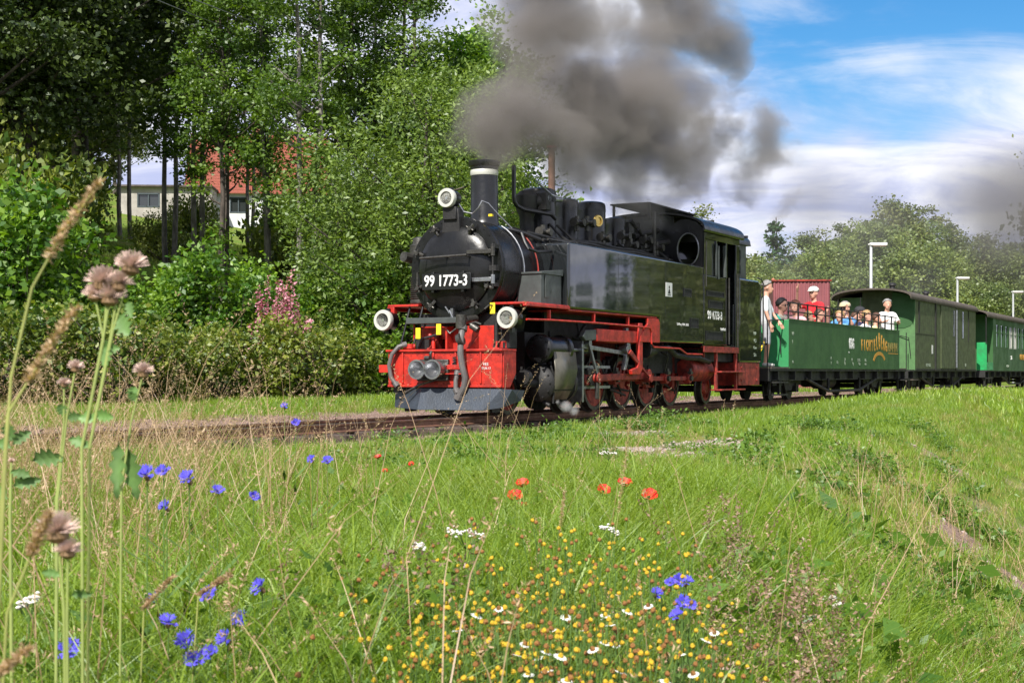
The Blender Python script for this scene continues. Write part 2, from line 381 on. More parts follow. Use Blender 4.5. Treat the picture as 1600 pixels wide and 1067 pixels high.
m_.prism([(-.10, .861), (-.10, 1.16), (-.07, 1.16), (-.07, .861)], .20, .36, 'yz')
m_.box(.25, .27, -.62, -.60, .861, 1.20); m_.box(.05, .30, .62, .78, .861, .875); m_.box(.42, .45, -.60, -.1, 1.0, 1.17)
m_.path([(.2, -.28, .87), (.2, -.28, .98), (.2, -.34, 1.06)], .028)
for b in (.72, .80): m_.path([(.1, b, .87), (.1, b, .95), (.2, b, .95), (.2, b, .87)], .011)
m_.tube((.05, -.55, .87), (.05, -.55, .93), .05); m_.tube((.0, -.62, .90), (.10, -.50, .90), .035)
B('front_apron', m_, K_RED, bevel=.004)
m_ = MB(); m_.box(.10, .30, -.64, .12, 1.20, 1.275); B('front_step', m_, K_GREYBOX, bevel=.004)
m_ = MB(); m_.box(.44, .52, -.62, .62, 1.17, 1.34); m_.box(.30, .5, .62, .80, .875, 1.12); m_.tube((.2, .66, .9), (.2, .66, 1.2), .03, n=8); m_.path([(.1, -.45, .9), (.12, -.40, 1.0), (.15, -.2, 1.05), (.2, -.15, 1.2)], .02, 6); m_.box(.12, .3, -.5, -.3, .87, .99); B('front_fittings', m_, K_SOOT)
m_ = MB()
m_.add([(-.06, -.30, .355), (-.02, .86, .352), (.05, .97, .345), (.34, 1.0, .33), (-.20, -.28, .085), (-.14, .66, .085), (-.02, .88, .12), (.26, .99, .20)],
       [(0, 1, 5, 4), (1, 2, 6, 5), (2, 3, 7, 6)])
m_.add([(-.06, -.30, .355), (.22, -.88, .35), (.42, -.92, .34), (-.20, -.28, .085), (.14, -.84, .10), (.36, -.90, .15)], [(0, 1, 4, 3), (1, 2, 5, 4)])
sp = B('snow_plough', m_, K_PLOW, angle=0); sp['label'] = 'slate grey angled plough blade just above the rails'
m_ = MB(); m_.box(.05, .10, -.80, .80, .30, .37); m_.box(.02, .3, .0, .05, .15, .34); m_.box(.02, .3, .6, .65, .15, .34); B('plough_bracket', m_, K_SOOT)
so = sp.modifiers.new('thick', 'SOLIDIFY'); so.thickness = .012
for s in (-1, 1): m_ = MB(); m_.box(.1, .3, s * .63 - .03, s * .63 + .03, .05, .3); B('rail_guard', m_, K_SOOT)
m_ = MB(); m_.tube((.15, -.05, .20), (.3, -.05, .20), .14, n=16); B('air_reservoir', m_, K_SOOT)

# centre coupler with two polished sockets
m_ = MB()
m_.box(-.05, 0, -.34, .09, .46, .73)
B('coupler_plate', m_, K_DSTEEL, bevel=.01)
for b0 in (-.255, -.02):
    m_ = MB(); m_.lathe([(0, .07), (.12, .10), (.24, .125), (.26, .128), (.26, .105), (.20, .09), (.14, .03)], (0, b0, .60), (-1, 0, 0), 24)
    c_ = B('coupler_socket', m_, K_STEEL)
m_ = MB(); m_.path([(-.10, -.13, .70), (-.12, -.13, .80), (-.09, -.13, .83)], .018); m_.tube((-.2, -.16, .745), (-.2, -.09, .745), .03); m_.tube((-.06, -.36, .47), (-.06, .1, .47), .02)
m_.path([(-.05, -.1, .46), (-.12, -.3, .40), (-.14, -.50, .30)], .014)
B('coupler_lever', m_, K_DSTEEL)
# hoses
def hose(pts, r, name='brake_hose', mt=K_RUBBER):
    m = MB(); m.path(pts, r, 10)
    for p, q in ((pts[0], pts[1]), (pts[-1], pts[-2])):
        p = Vector(p); d = (Vector(q) - p).normalized(); m.tube(p, p + d * .06, r * 1.45, n=10)
    return B(name, m, mt)
hose([(-.02, .30, 1.15), (-.07, .305, 1.05), (-.10, .31, .95), (-.12, .315, .80), (-.12, .34, .65), (-.11, .38, .50), (-.10, .36, .38), (-.11, .30, .28), (-.11, .27, .22)], .042)
hose([(.02, -.58, .93), (-.05, -.66, .90), (-.08, -.74, .80), (-.09, -.78, .66), (-.08, -.76, .50), (-.07, -.66, .38)], .028)
hose([(-.05, .24, .58), (-.09, .23, .46), (-.11, .24, .36), (-.11, .27, .30)], .03)
m_ = MB(); m_.tube((-.04, .28, 1.12), (-.04, .28, 1.30), .07, n=12); m_.tube((-.02, .28, 1.22), (.3, .30, 1.26), .05); m_.tube((-.1, .28, .97), (-.1, .33, .99), .08, n=14)
m_.tube((-.02, .42, 1.16), (-.02, .52, 1.10), .045); m_.path([(-.03, .40, 1.18), (-.05, .50, 1.2), (-.05, .58, 1.17)], .014); m_.path([(-.03, .2, 1.12), (-.05, .12, 1.06), (-.05, .08, 1.1)], .012)
B('brake_valve', m_, K_DSTEEL)
m_ = MB(); m_.lathe([(0, .03), (.02, .03)], (-.01, .17, .66), (-1, 0, 0), 10); m_.path([(-.04, .18 + .025 * math.cos(i * 1.2), .76 - i * .006) for i in range(30)], .007, 5)
B('spring_chain', m_, K_SOOT)
# beam lettering
text('VES', .052, (-.004, .62, .665), FRONT, 'beam_lettering', K_WHITE, loco, ext=.002)
text('22.06.13', .040, (-.004, .625, .615), FRONT, 'beam_lettering', K_WHITE, loco, ext=.002)

# smokebox and door
CZ = 1.915
m_ = MB(); m_.lathe([(.34, .62), (.34, .675), (.37, .69), (.40, .685), (.40, .66), (1.62, .66), (1.62, .675), (1.68, .675), (1.68, .61)], (0, 0, CZ), (1, 0, 0), 64)
m_.lathe([(.85, .661), (.86, .668), (.89, .668), (.90, .661)], (0, 0, CZ), (1, 0, 0), 64)
for i in range(56):
    t_ = i * math.tau / 56; m_.tube((.43, .660 * math.cos(t_), CZ + .660 * math.sin(t_)), (.43, .672 * math.cos(t_), CZ + .672 * math.sin(t_)), .011, n=6)
sb = B('smokebox', m_, K_SMOKE)
m_ = MB(); m_.prism([(-.42, 1.35), (.42, 1.35), (.34, .95), (-.34, .95)], .55, 1.5, 'yz'); B('smokebox_saddle', m_, K_BLACK)
m_ = MB(); m_.lathe([(0, .69), (-.03, .685), (-.035, .62), (-.03, .53)], (.34, 0, CZ), (1, 0, 0), 64)
for i in range(36):
    t_ = i * math.tau / 36; m_.tube((.30, .65 * math.cos(t_), CZ + .65 * math.sin(t_)), (.312, .65 * math.cos(t_), CZ + .65 * math.sin(t_)), .011, n=6)
B('smokebox_ring', m_, K_SMOKE)
m_ = MB(); m_.lathe([(0, .555), (-.03, .55), (-.055, .52), (-.09, .44), (-.118, .33), (-.135, .2), (-.142, .08), (-.143, 0)], (.31, 0, CZ), (1, 0, 0), 64)
door = B('smokebox_door', m_, K_SMOKE)
# door clamps
for t_ in (62, 118, 158, 205, 236, 304, 335, 20):
    t = math.radians(t_); c, s = math.cos(t), math.sin(t)
    m_ = MB(); m_.path([(.25, .50 * c, CZ + .50 * s), (.225, .56 * c, CZ + .56 * s), (.24, .64 * c, CZ + .64 * s)], .022, 6)
    m_.tube((.18, .575 * c, CZ + .575 * s), (.30, .575 * c, CZ + .575 * s), .03, n=6)
    m_.tube((.20, .575 * c - .06 * s, CZ + .575 * s + .06 * c), (.20, .575 * c + .06 * s, CZ + .575 * s - .06 * c), .010, n=6)
    B('door_clamp', m_, K_DSTEEL)
for z in (CZ + .20, CZ - .16):
    m_ = MB(); m_.box(.165, .195, .24, .60, z - .026, z + .026); m_.box(.195, .25, .5, .58, z - .02, z + .02)
    m_.tube((.20, .61, z - .06), (.20, .61, z + .06), .028, n=10); B('door_hinge', m_, K_STEEL if z < CZ else K_DSTEEL, bevel=.004)
m_ = MB(); m_.tube((.20, .61, CZ - .28), (.20, .61, CZ + .30), .014, n=8); m_.box(.2, .32, .58, .64, CZ - .25, CZ - .20); m_.box(.2, .32, .58, .64, CZ + .24, CZ + .29); m_.box(.19, .3, .56, .66, CZ - .05, CZ + .02); B('hinge_post', m_, K_SOOT)
m_ = MB(); m_.tube((.06, -.40, CZ + .135), (.06, .30, CZ + .155), .015, n=8)
for b in (-.38, -.05, .28): m_.tube((.06, b, CZ + .145), (.24, b, CZ + .145), .012, n=6)
B('door_handrail', m_, K_DSTEEL); m_ = MB(); m_.path([(.1, -.44, CZ - .05), (.06, -.44, CZ - .05), (.06, -.44, CZ - .22), (.1, -.44, CZ - .22)], .011)
m_.path([(.1, .66, CZ - .50), (.04, .64, CZ - .5), (.0, .60, CZ - .55)], .01)
B('grab_handle', m_, K_DSTEEL)
m_ = MB(); m_.prism([(-.40, 1.635), (.33, 1.635), (.33, 1.845), (-.40, 1.845)], .115, .13, 'yz')
for b in (-.25, .2): m_.box(.13, .22, b - .02, b + .02, 1.60, 1.87)
pl = B('number_plate', m_, K_BLACK, bevel=.004); pl['label'] = 'black front number plate with white digits'
text('99 1773-3', .200, (.110, -.035, 1.745), FRONT, 'plate_lettering', K_WHITE, pl, sx=.80, ext=.005, bold=.004)
m_ = MB(); m_.box(.20, .24, -.02, .02, CZ - .66, CZ - .52); m_.path([(.2, 0, CZ - .60), (.14, 0, CZ - .58), (.12, -.05, CZ - .50)], .012, 6); m_.path([(.14, .0, CZ - .55), (.13, .05, CZ - .64), (.16, .08, CZ - .66)], .010, 6)
B('door_catch', m_, K_STEEL)

# headlights
def headlight(a, b, z, r, L, post):
    m = MB(); m.lathe([(0, r * 1.02), (.03, r * 1.06), (.05, r * .97), (L - .05, r * .95), (L, r * .6), (L + .02, .02)], (a, b, z), (1, 0, 0), 32)
    m.tube((a + L * .5, b, z + r * .9), (a + L * .5, b, z + r * 1.25), .03, n=10)
    m.box(a + L * .35, a + L * .65, b - .03, b + .03, z - r * 1.4, z - r * .85)
    hl = B('headlight', m, K_BLACK)
    m = MB(); m.lathe([(0, r * .70), (-.02, r * .72), (-.02, r * 1.02), (0, r * 1.08), (.05, r * 1.04), (.05, r * .9), (.01, r * .68)], (a, b, z), (1, 0, 0), 32); m.build('lamp_rim', K_CREAM, hl)
    m = MB(); m.lathe([(.01, 0), (.015, r * .4), (.03, r * .71)], (a, b, z), (1, 0, 0), 28); m.tube((a - .004, b, z), (a + .02, b, z), r * .16, n=12); m.build('lens', K_LENS, hl)
headlight(.13, .85, 1.255, .130, .26, 0); headlight(.13, -1.02, 1.255, .130, .26, 0); headlight(.16, -.055, 2.83, .118, .24, 1)
m_ = MB(); m_.prism([(-.18, 2.38), (.10, 2.38), (.07, 2.70), (-.15, 2.70)], .24, .36, 'yz'); m_.box(.2, .42, -.14, .06, 2.55, 2.72); B('lamp_bracket', m_, K_SOOT, bevel=.01)
# wires, cables over smokebox
m_ = MB()
m_.path([(.30, .05, 2.76), (.34, .10, 2.66), (.36, .22, 2.63), (.34, .32, 2.70), (.36, .36, 2.79), (.42, .42, 2.76), (.55, .50, 2.62), (.7, .62, 2.45)], .011, 6)
B('cable', m_, K_STEEL)
m_ = MB(); pts = [(.92, .69 * math.cos(math.radians(t)), CZ + .69 * math.sin(math.radians(t))) for t in range(60, -50, -8)]; m_.path(pts, .012, 6); B('cable', m_, K_STEEL)
m_ = MB(); pts = [(1.33, .69 * math.cos(math.radians(t)), CZ + .69 * math.sin(math.radians(t))) for t in range(52, -30, -8)]; m_.path(pts, .010, 6); B('cable', m_, K_REDD)
m_ = MB(); m_.box(.5, .54, .38, .43, 2.60, 2.63); B('yellow_tag', m_, K_YEL)
for a, b, z in ((.05, -.11, 1.10), (-.02, -.38, 1.05), (.10, .66, 1.36)):
    m_ = MB(); m_.box(a, a + .01, b - .035, b + .035, z - .05, z + .09); B('yellow_tag', m_, K_YEL)
# round bits at the smokebox side: blower pipe, ejector
m_ = MB()
m_.path([(1.05, .58, 2.42), (1.0, .66, 2.28), (.98, .72, 2.2), (1.1, .78, 2.17), (1.5, .80, 2.2)], .022)
m_.path([(1.2, .3, 2.5), (1.3, .5, 2.44), (1.45, .66, 2.36)], .03); B('steam_pipe', m_, K_BLACK)

# chimney
m_ = MB(); m_.lathe([(2.40, .34), (2.47, .27), (2.54, .215), (2.62, .19), (3.22, .182)], (1.07, 0, 0), n=48)
m_.lathe([(3.295, .183), (3.335, .186), (3.35, .205), (3.39, .215), (3.415, .215), (3.415, .17), (2.9, .15)], (1.07, 0, 0), n=48)
ch = B('chimney', m_, K_BLACK)
m_ = MB(); m_.lathe([(3.22, .184), (3.235, .190), (3.28, .190), (3.295, .184)], (1.07, 0, 0), n=48); m_.build('white_band', K_CREAM, ch)
m_ = MB(); m_.path([(1.62, .16, 3.42), (1.62, .16, 3.0), (1.63, .165, 2.92), (1.68, .18, 2.87), (1.8, .22, 2.83), (2.3, .40, 2.80), (2.38, .43, 2.74)], .032, 10); B('exhaust_pipe', m_, K_BLACK)

# boiler
m_ = MB(); m_.lathe([(1.66, .62), (6.75, .62)], (0, 0, CZ), (1, 0, 0), 56)
for a in (2.2, 3.35, 4.2, 5.25, 6.1): m_.lathe([(a, .62), (a, .629), (a + .05, .629), (a + .05, .62)], (0, 0, CZ), (1, 0, 0), 56)
B('boiler', m_, K_BLACK)
def dome(a, r, z0, z1, name, rnd=.05, mt=K_BLACK):
    m = MB(); m.lathe([(z0 - .12, r * 1.45), (z0 - .02, r * 1.18), (z0 + .08, r), (z1 - rnd - .1, r), (z1 - rnd - .10, r * 1.015), (z1 - rnd - .07, r * 1.015), (z1 - rnd, r * .995), (z1 - rnd * .4, r * .95), (z1, r * .80), (z1 + .015, r * .4), (z1 + .02, 0)], (a, 0, 0), n=44)
    return B(name, m, mt)
dome(2.68, .26, 2.48, 3.22, 'sand_dome'); dome(3.62, .175, 2.48, 3.17, 'feedwater_dome', .03); dome(4.45, .245, 2.48, 3.21, 'steam_dome'); dome(5.42, .165, 2.48, 3.06, 'rear_sand_dome', .03)
# fittings on the boiler top
m_ = MB(); m_.lathe([(2.5, .1), (2.75, .1), (2.86, .15), (3.05, .16), (3.12, .10), (3.13, 0)], (2.08, .12, 0), n=20); m_.tube((2.0, .0, 2.98), (2.3, .35, 2.98), .10, n=16); m_.box(2.15, 2.3, .15, .4, 2.85, 3.1); B('turbo_generator', m_, K_SOOT, bevel=.01)
m_ = MB(); m_.path([(2.1, .3, 3.22), (2.35, .38, 3.08), (2.5, .42, 3.06)], .016, 6); m_.tube((2.25, .36, 3.02), (2.25, .40, 3.02), .05); m_.tube((2.38, .40, 3.02), (2.60, .40, 3.04), .04); B('generator_lever', m_, K_STEEL)
def fitting(a, b, z, name='valve'):
    m = MB(); m.tube((a, b, z - .12), (a, b, z + .10), .035, n=10); m.tube((a - .14, b + .02, z), (a + .14, b + .02, z), .045, n=10); m.tube((a - .16, b + .02, z), (a - .14, b + .02, z), .065, n=10); m.tube((a + .14, b + .02, z), (a + .16, b + .02, z), .065, n=10)
    m.tube((a, b + .02, z), (a, b + .12, z), .03, n=8); m.tube((a, b + .11, z), (a, b + .13, z), .055, n=12); return B(name, m, K_DSTEEL)
for q in ((3.35, .30, 2.78), (3.62, .34, 2.80), (4.15, .36, 2.62), (5.05, .30, 2.72), (5.25, .34, 2.60), (5.9, .32, 2.72), (6.2, .4, 2.62), (2.0, .42, 2.52)): fitting(*q)
m_ = MB(); m_.lathe([(0, .085), (.012, .095), (.03, .085), (.03, .06), (.012, .06)], (3.95, .36, 2.86), (-.4, 1, 0), 20); B('brass_gauge', m_, K_BRASS)
m_ = MB()
for q, (b, z, a0, a1) in enumerate(((.50, 2.44, 1.4, 6.6), (.56, 2.38, 1.7, 6.6), (.40, 2.50, 2.9, 6.7), (.30, 2.55, 5.7, 6.7))): m_.path([(a0 + i * (a1 - a0) / 10, b + .012 * math.sin(i * 2 + q), z + .012 * math.cos(i * 1.7 + q)) for i in range(11)], .022 if q % 2 else .03, 8)
m_.path([(2.55, .24, 2.7), (2.6, .4, 2.52), (2.7, .6, 2.36)], .02); m_.path([(2.8, .24, 2.7), (2.85, .45, 2.5), (2.9, .6, 2.36)], .02)
m_.path([(5.0, .2, 2.6), (5.2, .3, 2.50), (5.6, .52, 2.36)], .035); m_.path([(5.8, .25, 2.9), (6.0, .3, 2.7), (6.4, .5, 2.45)], .03)
B('boiler_pipe', m_, K_SOOT)
m_ = MB(); m_.tube((1.75, .62, 2.395), (6.5, .62, 2.395), .016, n=8)
for a in (1.8, 3.0, 4.2, 5.4, 6.4): m_.tube((a, .62, 2.33), (a, .62, 2.39), .012, n=6)
m_.tube((6.35, .56, 2.36), (6.35, .56, 2.45), .02, n=6); B('handrail', m_, K_DSTEEL)
# pipes bundle and safety valves ahead of the cab
m_ = MB(); m_.box(5.85, 6.25, -.16, .16, 2.45, 2.80); m_.tube((6.0, -.06, 2.8), (6.0, -.06, 3.05), .05, n=12); m_.tube((6.15, .07, 2.8), (6.15, .07, 3.05), .05, n=12)
m_.tube((5.7, .2, 2.78), (6.6, .25, 2.95), .05, n=10); m_.tube((5.8, .25, 2.6), (6.6, .45, 2.75), .05, n=10); m_.tube((5.8, .1, 3.05), (6.65, .3, 2.55), .035, n=8); B('safety_valve', m_, K_SOOT)
m_ = MB(); m_.tube((6.05, .42, 2.36), (6.05, .42, 3.20), .032, n=10); m_.tube((6.05, .42, 3.2), (6.7, .0, 3.24), .02, n=8); B('whistle_post', m_, K_DSTEEL)

# side tanks
for s in (1, -1):
    m_ = MB(); lo, hi = (.50, 1.04) if s > 0 else (-1.04, -.50)
    m_.prism([(1.56, 1.42), (1.56, 2.325), (6.72, 2.325), (6.72, 1.03), (4.78, 1.03), (4.78, 1.42)], lo, hi, 'xz')
    tk = B('side_tank', m_, K_GLOSS, bevel=.035, seg=4)
    m_ = MB()
    for a in (3.2, 5.0): m_.box(a, a + .004, s * 1.04 - .001, s * 1.04 + .0015, 1.44, 2.28)
    m_.tube((2.3, s * .78, 2.32), (2.3, s * .78, 2.36), .12, n=20); m_.box(2.18, 2.2, s * .76 - .05, s * .76 + .05, 2.34, 2.38)
    m_.build('tank_fitting', K_BLACK, tk)
# notice and openings on the near tank
m_ = MB(); m_.box(5.02, 5.28, 1.041, 1.046, 1.75, 1.97); nb = B('notice_plate', m_, K_WHITE); nb['label'] = 'small white notice with a black figure'
m_ = MB(); m_.tube((5.15, 1.046, 1.90), (5.15, 1.049, 1.90), .022, n=10); m_.prism([(5.10, 1.80), (5.20, 1.80), (5.165, 1.87), (5.135, 1.87)], 1.046, 1.049, 'xz'); m_.box(5.09, 5.21, 1.046, 1.049, 1.775, 1.785); m_.build('notice_figure', K_SOOT, nb)
def slot(a0, a1, z0, z1, b=1.041, nm='recess'):
    m = MB(); m.box(a0, a1, b, b + .004, z0, z1); o = B(nm, m, K_DARK)
    m = MB(); m.box(a0 - .02, a1 + .02, b, b + .012, z1, z1 + .02); m.box(a0 - .02, a1 + .02, b, b + .012, z0 - .02, z0); m.box(a0 - .02, a0, b, b + .012, z0, z1); m.box(a1, a1 + .02, b, b + .012, z0, z1); m.build('recess_rim', K_BLACK, o)
slot(5.80, 6.10, 1.80, 1.90); slot(6.10, 6.42, 1.30, 1.43)
text('Stollberg  G.Nr. 32023', .055, (5.75, 1.043, 1.33), SIDE, 'side_lettering', K_WHITE, loco, ext=.002)

# cab
m_ = MB(); b0, b1 = 1.005, 1.04
for s in (1, -1):
    lo, hi = (b0, b1) if s > 0 else (-b1, -b0)
    m_.box(6.72, 7.86, lo, hi, 1.03, 2.19); m_.box(6.72, 6.80, lo, hi, 2.19, 2.93); m_.box(7.30, 7.36, lo, hi, 2.19, 2.80); m_.box(7.80, 7.86, lo, hi, 2.19, 2.80)
    m_.box(6.80, 8.50, lo, hi, 2.80, 2.93); m_.box(8.32, 8.50, lo, hi, 1.0, 2.80)
m_.box(8.32, 8.36, -1.0, 1.0, 1.03, 1.75); m_.box(8.45, 8.48, -.98, -.3, 1.0, 2.9); m_.box(8.45, 8.48, .75, 1.0, 1.0, 2.9); m_.box(8.45, 8.48, -.3, .75, 2.6, 2.9)
m_.box(6.75, 8.45, -1.0, 1.0, 1.0, 1.03)
B('cab_side', m_, K_GLOSS, bevel=.006)
# cab front with a tall oval window either side
def arc_top(h0=2.93, h1=3.22, n=16, w=1.04): return [(w * math.cos(math.pi * i / n), h0 + (h1 - h0) * math.sin(math.pi * i / n)) for i in range(n + 1)]
def oval(cb, cz, rb, rz, n=24): return [(cb + rb * math.cos(math.tau * i / n), cz + rz * math.sin(math.tau * i / n)) for i in range(n)]
def plate_with_ovals(a, ovs, outline_fn, mt, name):
    """cab front: strips between the outer outline and the oval openings"""
    m = MB(); n = 24
    for cb, cz, rb, rz, (x0, x1, z0) in ovs:
        ov = oval(cb, cz, rb, rz, n); outer = []
        for i in range(n):
            t = math.tau * i / n; dx, dz = math.cos(t), math.sin(t); k = 1e9
            if dx > 1e-6: k = min(k, (x1 - cb) / dx)
            if dx < -1e-6: k = min(k, (x0 - cb) / dx)
            if dz < -1e-6: k = min(k, (z0 - cz) / dz)
            if dz > 1e-6: k = min(k, (outline_fn(cb) - cz) / dz)
            bb = cb + dx * k; zz = cz + dz * k; zz = min(zz, outline_fn(bb)) if dz > 0 else zz; outer.append((bb, zz))
        for d in (a, a + .03):
            pass
        vs = [(a, *p) for p in ov] + [(a, *p) for p in outer] + [(a + .03, *p) for p in ov] + [(a + .03, *p) for p in outer]; fs = []
        for i in range(n):
            j = (i + 1) % n; fs += [(i, j, n + j, n + i), (2 * n + i, 3 * n + i, 3 * n + j, 2 * n + j), (i, 2 * n + i, 2 * n + j, j)]
        m.add(vs, fs)
    return m
def roofz(b): return 2.93 + .29 * math.sqrt(max(0, 1 - (b / 1.041) ** 2))
m_ = plate_with_ovals(6.72, [(.76, 2.62, .19, .27, (.50, 1.04, 2.2)), (-.76, 2.62, .19, .27, (-1.04, -.50, 2.2))], roofz, K_BLACK, 'x')
m_.prism([(-.50, 2.2)] + [(b, roofz(b)) for b in [-.5 + i * .1 for i in range(11)]] + [(.50, 2.2)], 6.72, 6.75, 'yz')
B('cab_front', m_, K_BLACK, angle=20)
m_ = MB()
for cb in (.76, -.76):
    ov = [(6.70, *p) for p in oval(cb, 2.62, .19, .27, 28)]; m_.path(ov + [ov[0]], .012, 6)
B('window_ring', m_, K_STEEL)
m_ = MB(); prof = [(1.10 * math.cos(math.pi * i / 18), 2.935 + .33 * math.sin(math.pi * i / 18) ** .8) for i in range(19)]
m_.prism(prof + [(p[0] * .98, p[1] - .03) for p in prof[::-1]], 6.60, 8.60, 'yz')
p2 = [(.84 * math.cos(math.pi * i / 14), 2.90 + .34 * math.sin(math.pi * i / 14) ** .8) for i in range(15)]; m_.prism(p2, 8.6, 9.72, 'yz')
rf = B('cab_roof', m_, K_BLACK, angle=30)
m_ = MB(); m_.box(6.15, 8.3, -.42, .30, 3.36, 3.385); m_.box(6.2, 6.24, -.4, -.36, 3.1, 3.36); m_.box(8.2, 8.24, .24, .28, 3.2, 3.36); m_.box(6.2, 6.24, .24, .28, 3.1, 3.36); m_.box(6.7, 8.2, -.38, .26, 3.2, 3.26); m_.build('roof_ventilator', K_SOOT, rf, bevel=.004)
m_ = MB(); m_.prism([(9.0, 3.2), (9.0, 3.34), (9.5, 3.40), (9.5, 3.2)], -.3, .2, 'xz'); m_.build('roof_hatch', K_ROOF, rf)
m_ = MB(); m_.tube((8.9, 1.02, 2.98), (8.9, 1.02, 3.02), .04); m_.tube((6.62, 1.07, 2.93), (8.6, 1.07, 2.93), .018, n=6); m_.build('rain_gutter', K_BLACK, rf)
# inner sheets behind windows, bunker
m_ = MB(); m_.box(6.80, 8.4, -.1, .1, 1.1, 2.1); m_.box(7.2, 7.5, .1, .5, 1.1, 1.8); m_.tube((6.9, .3, 1.9), (7.1, .3, 1.9), .25); m_.tube((6.9, -.3, 2.3), (7.0, -.3, 2.3), .12); B('backhead', m_, K_SOOT)
m_ = MB()
m_.prism([(8.50, .74), (8.50, 2.24), (9.55, 2.24), (9.69, 2.20), (9.73, 2.08), (9.73, .74)], -1.04, 1.04, 'xz'); bk = B('coal_bunker', m_, K_GLOSS, bevel=.03, seg=3)
bk['label'] = 'tall glossy bunker behind the cab'
m_ = MB(); m_.box(8.5, 8.62, .72, .82, 2.24, 2.93); m_.box(9.25, 9.55, .76, .80, 2.24, 2.93); m_.box(8.62, 9.25, .76, .80, 2.24, 2.36); m_.box(8.62, 9.25, .76, .80, 2.80, 2.93)
m_.box(8.5, 8.62, -.82, -.72, 2.24, 2.93); m_.box(9.25, 9.55, -.80, -.76, 2.24, 2.93); m_.box(9.5, 9.55, -.8, .8, 2.24, 2.9); B('cab_rear', m_, K_GREYBOX)
m_ = MB(); m_.box(8.63, 9.24, .768, .778, 2.37, 2.79); B('cab_window', m_, K_GLASS)
m_ = MB()
for s in (1.065,): m_.path([(9.60, s, 1.0), (9.74, s, 1.02), (9.76, s, 2.2), (9.66, s, 2.27), (9.4, s, 2.29)], .014, 6); m_.path([(7.88, s, 1.05), (7.88, s, 2.2)], .014, 6); m_.path([(8.33, s, 1.0), (8.33, s, 2.3)], .014, 6); m_.path([(6.75, s, 2.0), (6.75, s, 2.75)], .012, 6)
B('cab_grab_rail', m_, K_DSTEEL)
m_ = MB(); m_.box(7.36, 7.42, 1.042, 1.06, 2.15, 2.72); m_.box(6.80, 7.30, 1.042, 1.055, 2.165, 2.185); m_.box(7.25, 7.31, 1.042, 1.06, 2.2, 2.75); m_.box(7.74, 7.80, 1.0, 1.05, 2.2, 2.75); B('window_frame', m_, K_GREYBOX, bevel=.004)
m_ = MB(); m_.box(6.83, 7.28, 1.015, 1.02, 2.2, 2.79); m_.build('window_pane', K_GLASS, loco)
slot(6.86, 7.66, 1.86, 1.92); slot(6.95, 7.6, 1.66, 1.76, nm='name_plate'); slot(6.82, 7.6, 1.12, 1.24)
text('99 1773-3', .20, (7.24, 1.043, 1.52), SIDE, 'side_lettering', K_WHITE, loco, sx=.80, ext=.003, bold=.004, space=1.08)
text('Buchholz', .07, (7.65, 1.043, 1.30), SIDE, 'side_lettering', K_WHITE, loco, ext=.002)
for i, tt in enumerate(('LUP', '11,3', 'Gew', '52 t')): text(tt, .085, (9.35, 1.043, 1.27 - i * .13), SIDE, 'side_lettering', K_FADED, loco, ext=.002)
m_ = MB(); m_.tube((8.15, .7, 1.0), (8.15, .7, 1.7), .2, n=14)
# rear beam, steps, air tank
m_ = MB(); m_.box(8.50, 9.66, .97, 1.02, .33, .735); m_.box(9.60, 9.66, -1.0, .97, .33, .735); m_.box(8.5, 8.54, .3, .97, .33, .735)
for a in (8.65, 9.5):
    for z in (.42, .65): m_.tube((a, 1.02, z), (a, 1.035, z), .025, n=8)
B('rear_beam', m_, K_REDD, bevel=.006)
m_ = MB(); m_.box(6.72, 8.46, .98, 1.045, .975, 1.0); m_.box(6.72, 8.46, 1.02, 1.045, .90, .975)
for a in (7.35, 8.35): m_.box(a, a + .06, .98, 1.03, .26, .9)
m_.box(7.35, 8.7, .88, 1.12, .56, .585); m_.box(7.35, 8.6, .88, 1.12, .25, .275); B('cab_step', m_, K_REDD, bevel=.004)
m_ = MB(); m_.lathe([(0, .05), (.03, .17), (.06, .19), (.95, .19), (.98, .17), (1.0, .05)], (6.6, .72, .60), (1, 0, 0), 24); m_.box(6.4, 6.5, .5, .6, .3, .95); m_.box(7.0, 7.04, .5, .93, .75, .98); B('air_tank', m_, K_REDD)
# running boards and their red valance
m_ = MB()
m_.box(.28, 1.56, .56, 1.04, 1.435, 1.465); m_.box(1.56, 4.7, .985, 1.03, 1.395, 1.415); m_.box(.28, 1.56, 1.0, 1.055, 1.41, 1.45)
m_.box(.28, 1.56, -1.04, -.56, 1.435, 1.465); m_.box(.28, 4.7, -1.05, -1.0, 1.385, 1.435)
m_.box(1.56, 4.7, .4, 1.0, 1.39, 1.415); m_.box(1.56, 4.7, -1.0, -.4, 1.39, 1.415)
m_.prism([(4.3, 1.385), (4.72, 1.385), (4.77, 1.33), (4.77, 1.02), (4.0, 1.02), (4.0, 1.1), (4.3, 1.30)], 1.0, 1.045, 'xz')
for a in (1.0, 2.4, 3.6): m_.box(a, a + .03, .98, 1.03, 1.24, 1.385)
m_.box(.28, .36, -1.04, -.94, 1.25, 1.435)
B('running_board', m_, K_RED, bevel=.005)
m_ = MB(); m_.path([(.35, 1.02, 1.24), (1.0, 1.05, 1.25), (2.4, 1.05, 1.255), (3.6, 1.05, 1.25), (4.35, 1.05, 1.24), (4.42, 1.05, 1.18), (4.42, 1.05, 1.0), (4.5, 1.05, .95), (5.6, 1.05, .94), (5.9, 1.05, .86), (6.6, 1.05, .86)], .014, 8); B('board_pipe', m_, K_RED)
m_ = MB()
for b, bb in ((-.72, -.80), (-.52, -.60), (.70, .62)): m_.tube((.33, b, 1.43), (.20, bb, .86), .015, n=8)
m_.path([(.33, -.72, 1.15), (.30, -.62, 1.14), (.33, -.52, 1.15)], .01); m_.tube((.3, .82, 1.42), (.3, .82, 1.3), .02)
